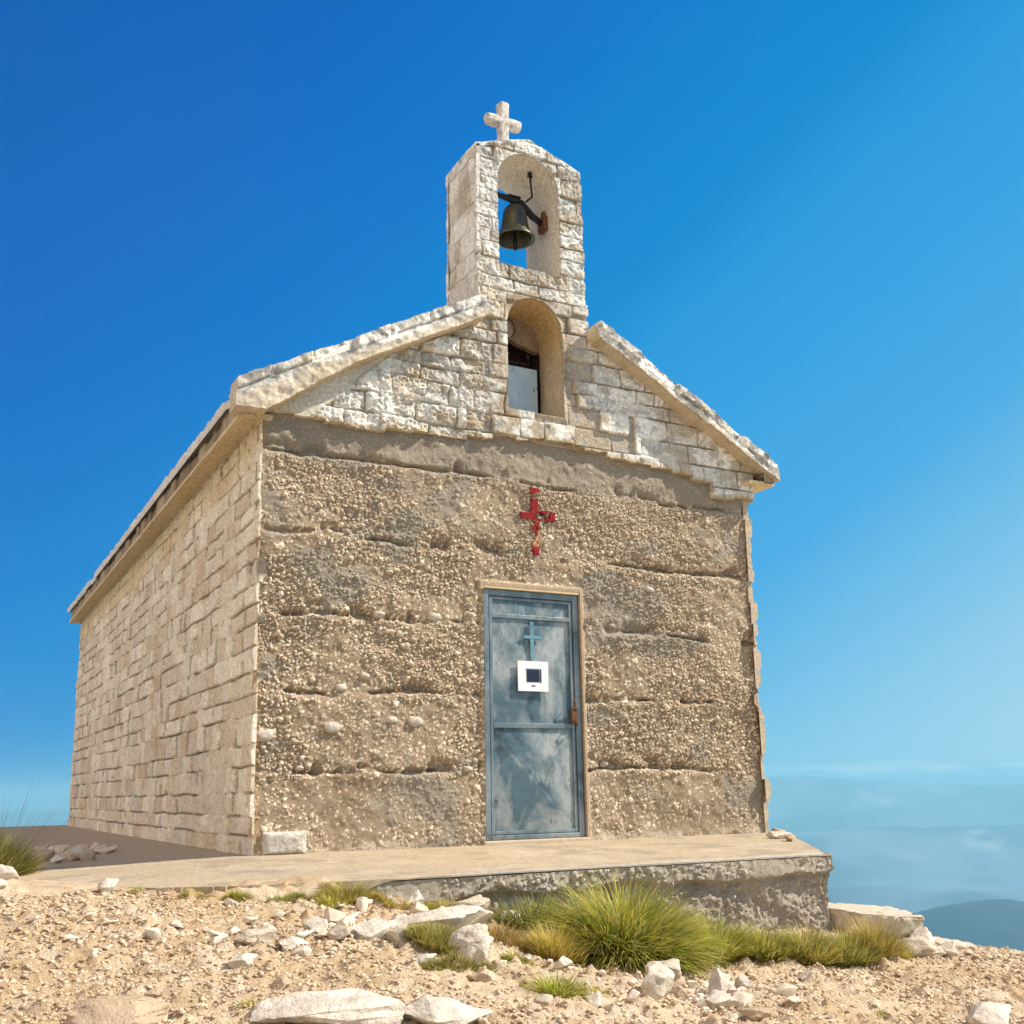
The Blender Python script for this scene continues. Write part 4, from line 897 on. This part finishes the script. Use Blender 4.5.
# ------------------------------------------------------------------ grass
GREEN = [(.12, .21, .012), (.26, .35, .02), (.46, .46, .03), (.62, .52, .07)]
YEL = [(.48, .38, .04), (.60, .46, .07), (.34, .32, .04), (.62, .45, .13)]
DRK = [(.05, .08, .02), (.10, .13, .025), (.16, .15, .04)]
RED = [(.38, .17, .05), (.45, .27, .09), (.30, .22, .06), (.5, .38, .14)]
MOSS = [(.14, .20, .03), (.28, .30, .04), (.42, .36, .07), (.22, .16, .05)]
def tuft(name, cx, cy, rx, ry, n, length, width, cols, seed, label, cat='grass', spread=1.0, stiff=.9, zadd=0, lean=(0, 0), rim=.35, parent=None, zfun=None):
    rs = np.random.RandomState(seed); a = rs.rand(n)*6.283; r = np.sqrt(rs.rand(n))
    x0 = cx+rx*r*np.cos(a); y0 = cy+ry*r*np.sin(a); z0 = Gr(x0, y0)+zadd-.01
    if zfun is not None: z0 = zfun(x0, y0)
    out = np.stack([np.cos(a), np.sin(a)], 1); a2 = a+rs.randn(n)*.7; out = np.stack([np.cos(a2), np.sin(a2)], 1)
    tilt = spread*(r*.9+rs.rand(n)*.5)*.8; L_ = length*(.5+.6*rs.rand(n))*(1-rim*r)
    segs = 6; P = np.zeros((n, segs+1, 3)); P[:, 0] = np.stack([x0, y0, z0], 1); ang = tilt.copy()
    bend = (1.6-stiff)*(.25+.4*rs.rand(n))
    for k in range(segs):
        ang = ang+bend/segs*1.6*(.4+k/segs)
        d = np.stack([out[:, 0]*np.sin(ang)+lean[0], out[:, 1]*np.sin(ang)+lean[1], np.cos(ang)], 1)
        P[:, k+1] = P[:, k]+d*(L_/segs)[:, None]
    L_ = L_*np.where(rs.rand(n) > .96, 1.18, 1)
    side = np.stack([-out[:, 1], out[:, 0], rs.randn(n)*.4], 1); side /= np.linalg.norm(side, axis=1)[:, None]
    wv = width*(.6+.8*rs.rand(n)); t_ = np.linspace(0, 1, segs+1); prof = (1-t_**1.6)*.95+.05
    off = side[:, None, :]*(wv[:, None]*prof[None])[..., None]*.5
    V = np.stack([P-off, P+off], 2).reshape(n, -1, 3)   # (n, (segs+1)*2, 3)
    q = np.array([[2*k, 2*k+1, 2*k+3, 2*k+2] for k in range(segs)]); Q = (q[None]+np.arange(n)[:, None, None]*(segs+1)*2).reshape(-1, 4)
    cols = list(cols)*3+[(.56, .46, .24)]*max(1, len(cols)//2)
    cl = np.array(cols)[rs.randint(0, len(cols), n)]*(.75+.5*rs.rand(n))[:, None]; pat = fbm(x0*14, y0*14, seed % 200, 2); cl = cl*(.7+.6*pat)[:, None]
    tipc = cl*.6+np.array((.55, .47, .16))*.4; C = cl[:, None, :]*(1-t_[None, :, None]**1.5)+tipc[:, None, :]*(t_[None, :, None]**1.5); C = np.repeat(C, 2, 1).reshape(-1, 3)
    o = mesh_np(name, V.reshape(-1, 3), Q, M_GRASS, parent, C, True)
    if parent is None: tag(o, label, cat, 'grass around the chapel')
    return o
tuft('grass_clump', 1.30, -2.50, .27, .22, 9500, .54, .0085, GREEN, 1, 'big round green grass clump in front of the terrace', spread=1.15, stiff=.35)
tuft('grass_tuft', 1.00, -2.08, .24, .09, 2200, .26, .007, DRK+GREEN[:2], 2, 'dark grass behind the big clump against the footing', spread=1.1)
tuft('grass_tuft', .78, -2.66, .095, .08, 2200, .22, .005, YEL, 3, 'golden rounded grass tuft left of the big clump', spread=.8)
tuft('dry_plant', .58, -2.50, .15, .10, 1600, .14, .004, RED, 4, 'low red-brown plants between boulder and golden tuft', 'plant', spread=1.2)
tuft('grass_tuft', .22, -3.60, .09, .07, 900, .15, .0045, GREEN, 5, 'small green tuft low in front near the bottom edge', spread=1.4)
tuft('grass_tuft', .42, -3.50, .10, .05, 350, .09, .0045, GREEN+YEL, 25, 'thin green sprigs right of the small green tuft', spread=1.5)
tuft('moss_cushion', .02, -2.96, .19, .15, 4500, .10, .0045, MOSS, 6, 'brown and green moss on the near side of the long boulder', 'moss', spread=.8, zadd=.03)
tuft('moss_cushion', -.06, -3.30, .15, .10, 2500, .07, .0045, MOSS, 26, 'green moss on the dirt below the mossy boulder', 'moss', spread=.9)
tuft('grass_tuft', .47, -2.09, .12, .06, 1500, .13, .004, YEL+MOSS, 7, 'dry yellow tuft under the terrace lip', spread=1.)
tuft('grass_tuft', -.06, -1.99, .17, .08, 2600, .12, .0045, MOSS+YEL, 8, 'yellow-green tuft at the left end of the terrace edge', spread=1.)
tuft('grass_tuft', .14, -2.06, .10, .07, 1400, .09, .004, YEL, 9, 'dry tuft right beside the yellow-green one at the terrace edge', spread=1.)
tuft('grass_tuft', -.36, -1.98, .17, .04, 1200, .055, .0045, GREEN[:2]+MOSS, 10, 'low green strip along the pavement edge', spread=1.)
tuft('grass_tuft', -.82, -1.82, .11, .04, 800, .045, .004, YEL+MOSS, 11, 'short yellow moss patch at the pavement edge', spread=1.)
tuft('grass_tuft', -1.05, -1.62, .06, .03, 500, .04, .004, GREEN[1:], 12, 'small green patch beside the white edge stone', spread=1.)
tuft('grass_tuft', 1.84, -2.55, .15, .12, 3000, .29, .007, GREEN, 13, 'green grass at the left end of the row under the footing', spread=.95)
tuft('grass_tuft', 2.12, -2.62, .16, .12, 3000, .25, .0065, GREEN[:3]+YEL[:2]+DRK[1:], 14, 'green grass in the middle of the row under the footing', spread=.95)
tuft('grass_tuft', 2.38, -2.70, .16, .12, 3000, .24, .006, GREEN[:2]+YEL+DRK[2:], 15, 'yellowish grass in the row before the terrace corner', spread=.95)
tuft('grass_tuft', 2.62, -2.76, .15, .11, 3000, .22, .006, MOSS+YEL[:2]+GREEN[:2], 16, 'rounded brownish grass near the right end of the row', spread=.95)
tuft('grass_tuft', 2.86, -2.74, .11, .09, 2200, .26, .0055, YEL+RED[1:], 17, 'golden dry tuft ending the grass row on the right', spread=.75)
tuft('grass_tuft', 3.10, -2.68, .07, .06, 700, .15, .0045, YEL+GREEN, 27, 'thin yellow tuft right of the golden one by the grey rock', spread=.9)
lc = tuft('grass_clump', -1.64, .42, .17, .16, 6500, .40, .007, DRK+DRK+GREEN[:1]+YEL[:1], 18, 'dark grass clump with tall stalks at the left edge', spread=.9)
tuft('seed_stalks', -1.60, .42, .10, .10, 60, .95, .0035, [(.10, .09, .06), (.16, .13, .08)], 19, '', spread=.45, stiff=1.2, lean=(.22, -.05), parent=lc)
tuft('grass_tuft', 1.90, -3.66, .05, .03, 250, .04, .004, GREEN, 20, 'tiny green tuft on bare gravel at the lower right', spread=1.2)
tuft('grass_tuft', -1.02, -3.72, .07, .05, 400, .05, .004, GREEN[:2]+YEL, 21, 'tiny tuft left of the large bedrock boulder', spread=1.2)
tuft('grass_tuft', 3.25, -3.00, .10, .05, 300, .035, .004, GREEN+YEL, 22, 'flat green patch on the crest at the far right', spread=1.3)
for i, (x, y, r, lab) in enumerate([(-.62, -1.90, .07, 'small yellow tuft between the pavement edge and the rubble'), (-.20, -2.12, .07, 'small green tuft just below the left end of the terrace edge'), (.30, -2.16, .06, 'small dry tuft between stones under the terrace lip'), (-.30, -2.70, .05, 'tiny green tuft among the white rocks left of the boulder ridge'), (.36, -3.02, .07, 'low yellow patch right of the standing boulder')]):
    tuft('grass_tuft', x, y, r, r*.6, 700, .07, .0045, GREEN[:3]+YEL[:2], 50+i, lab, spread=1.1)
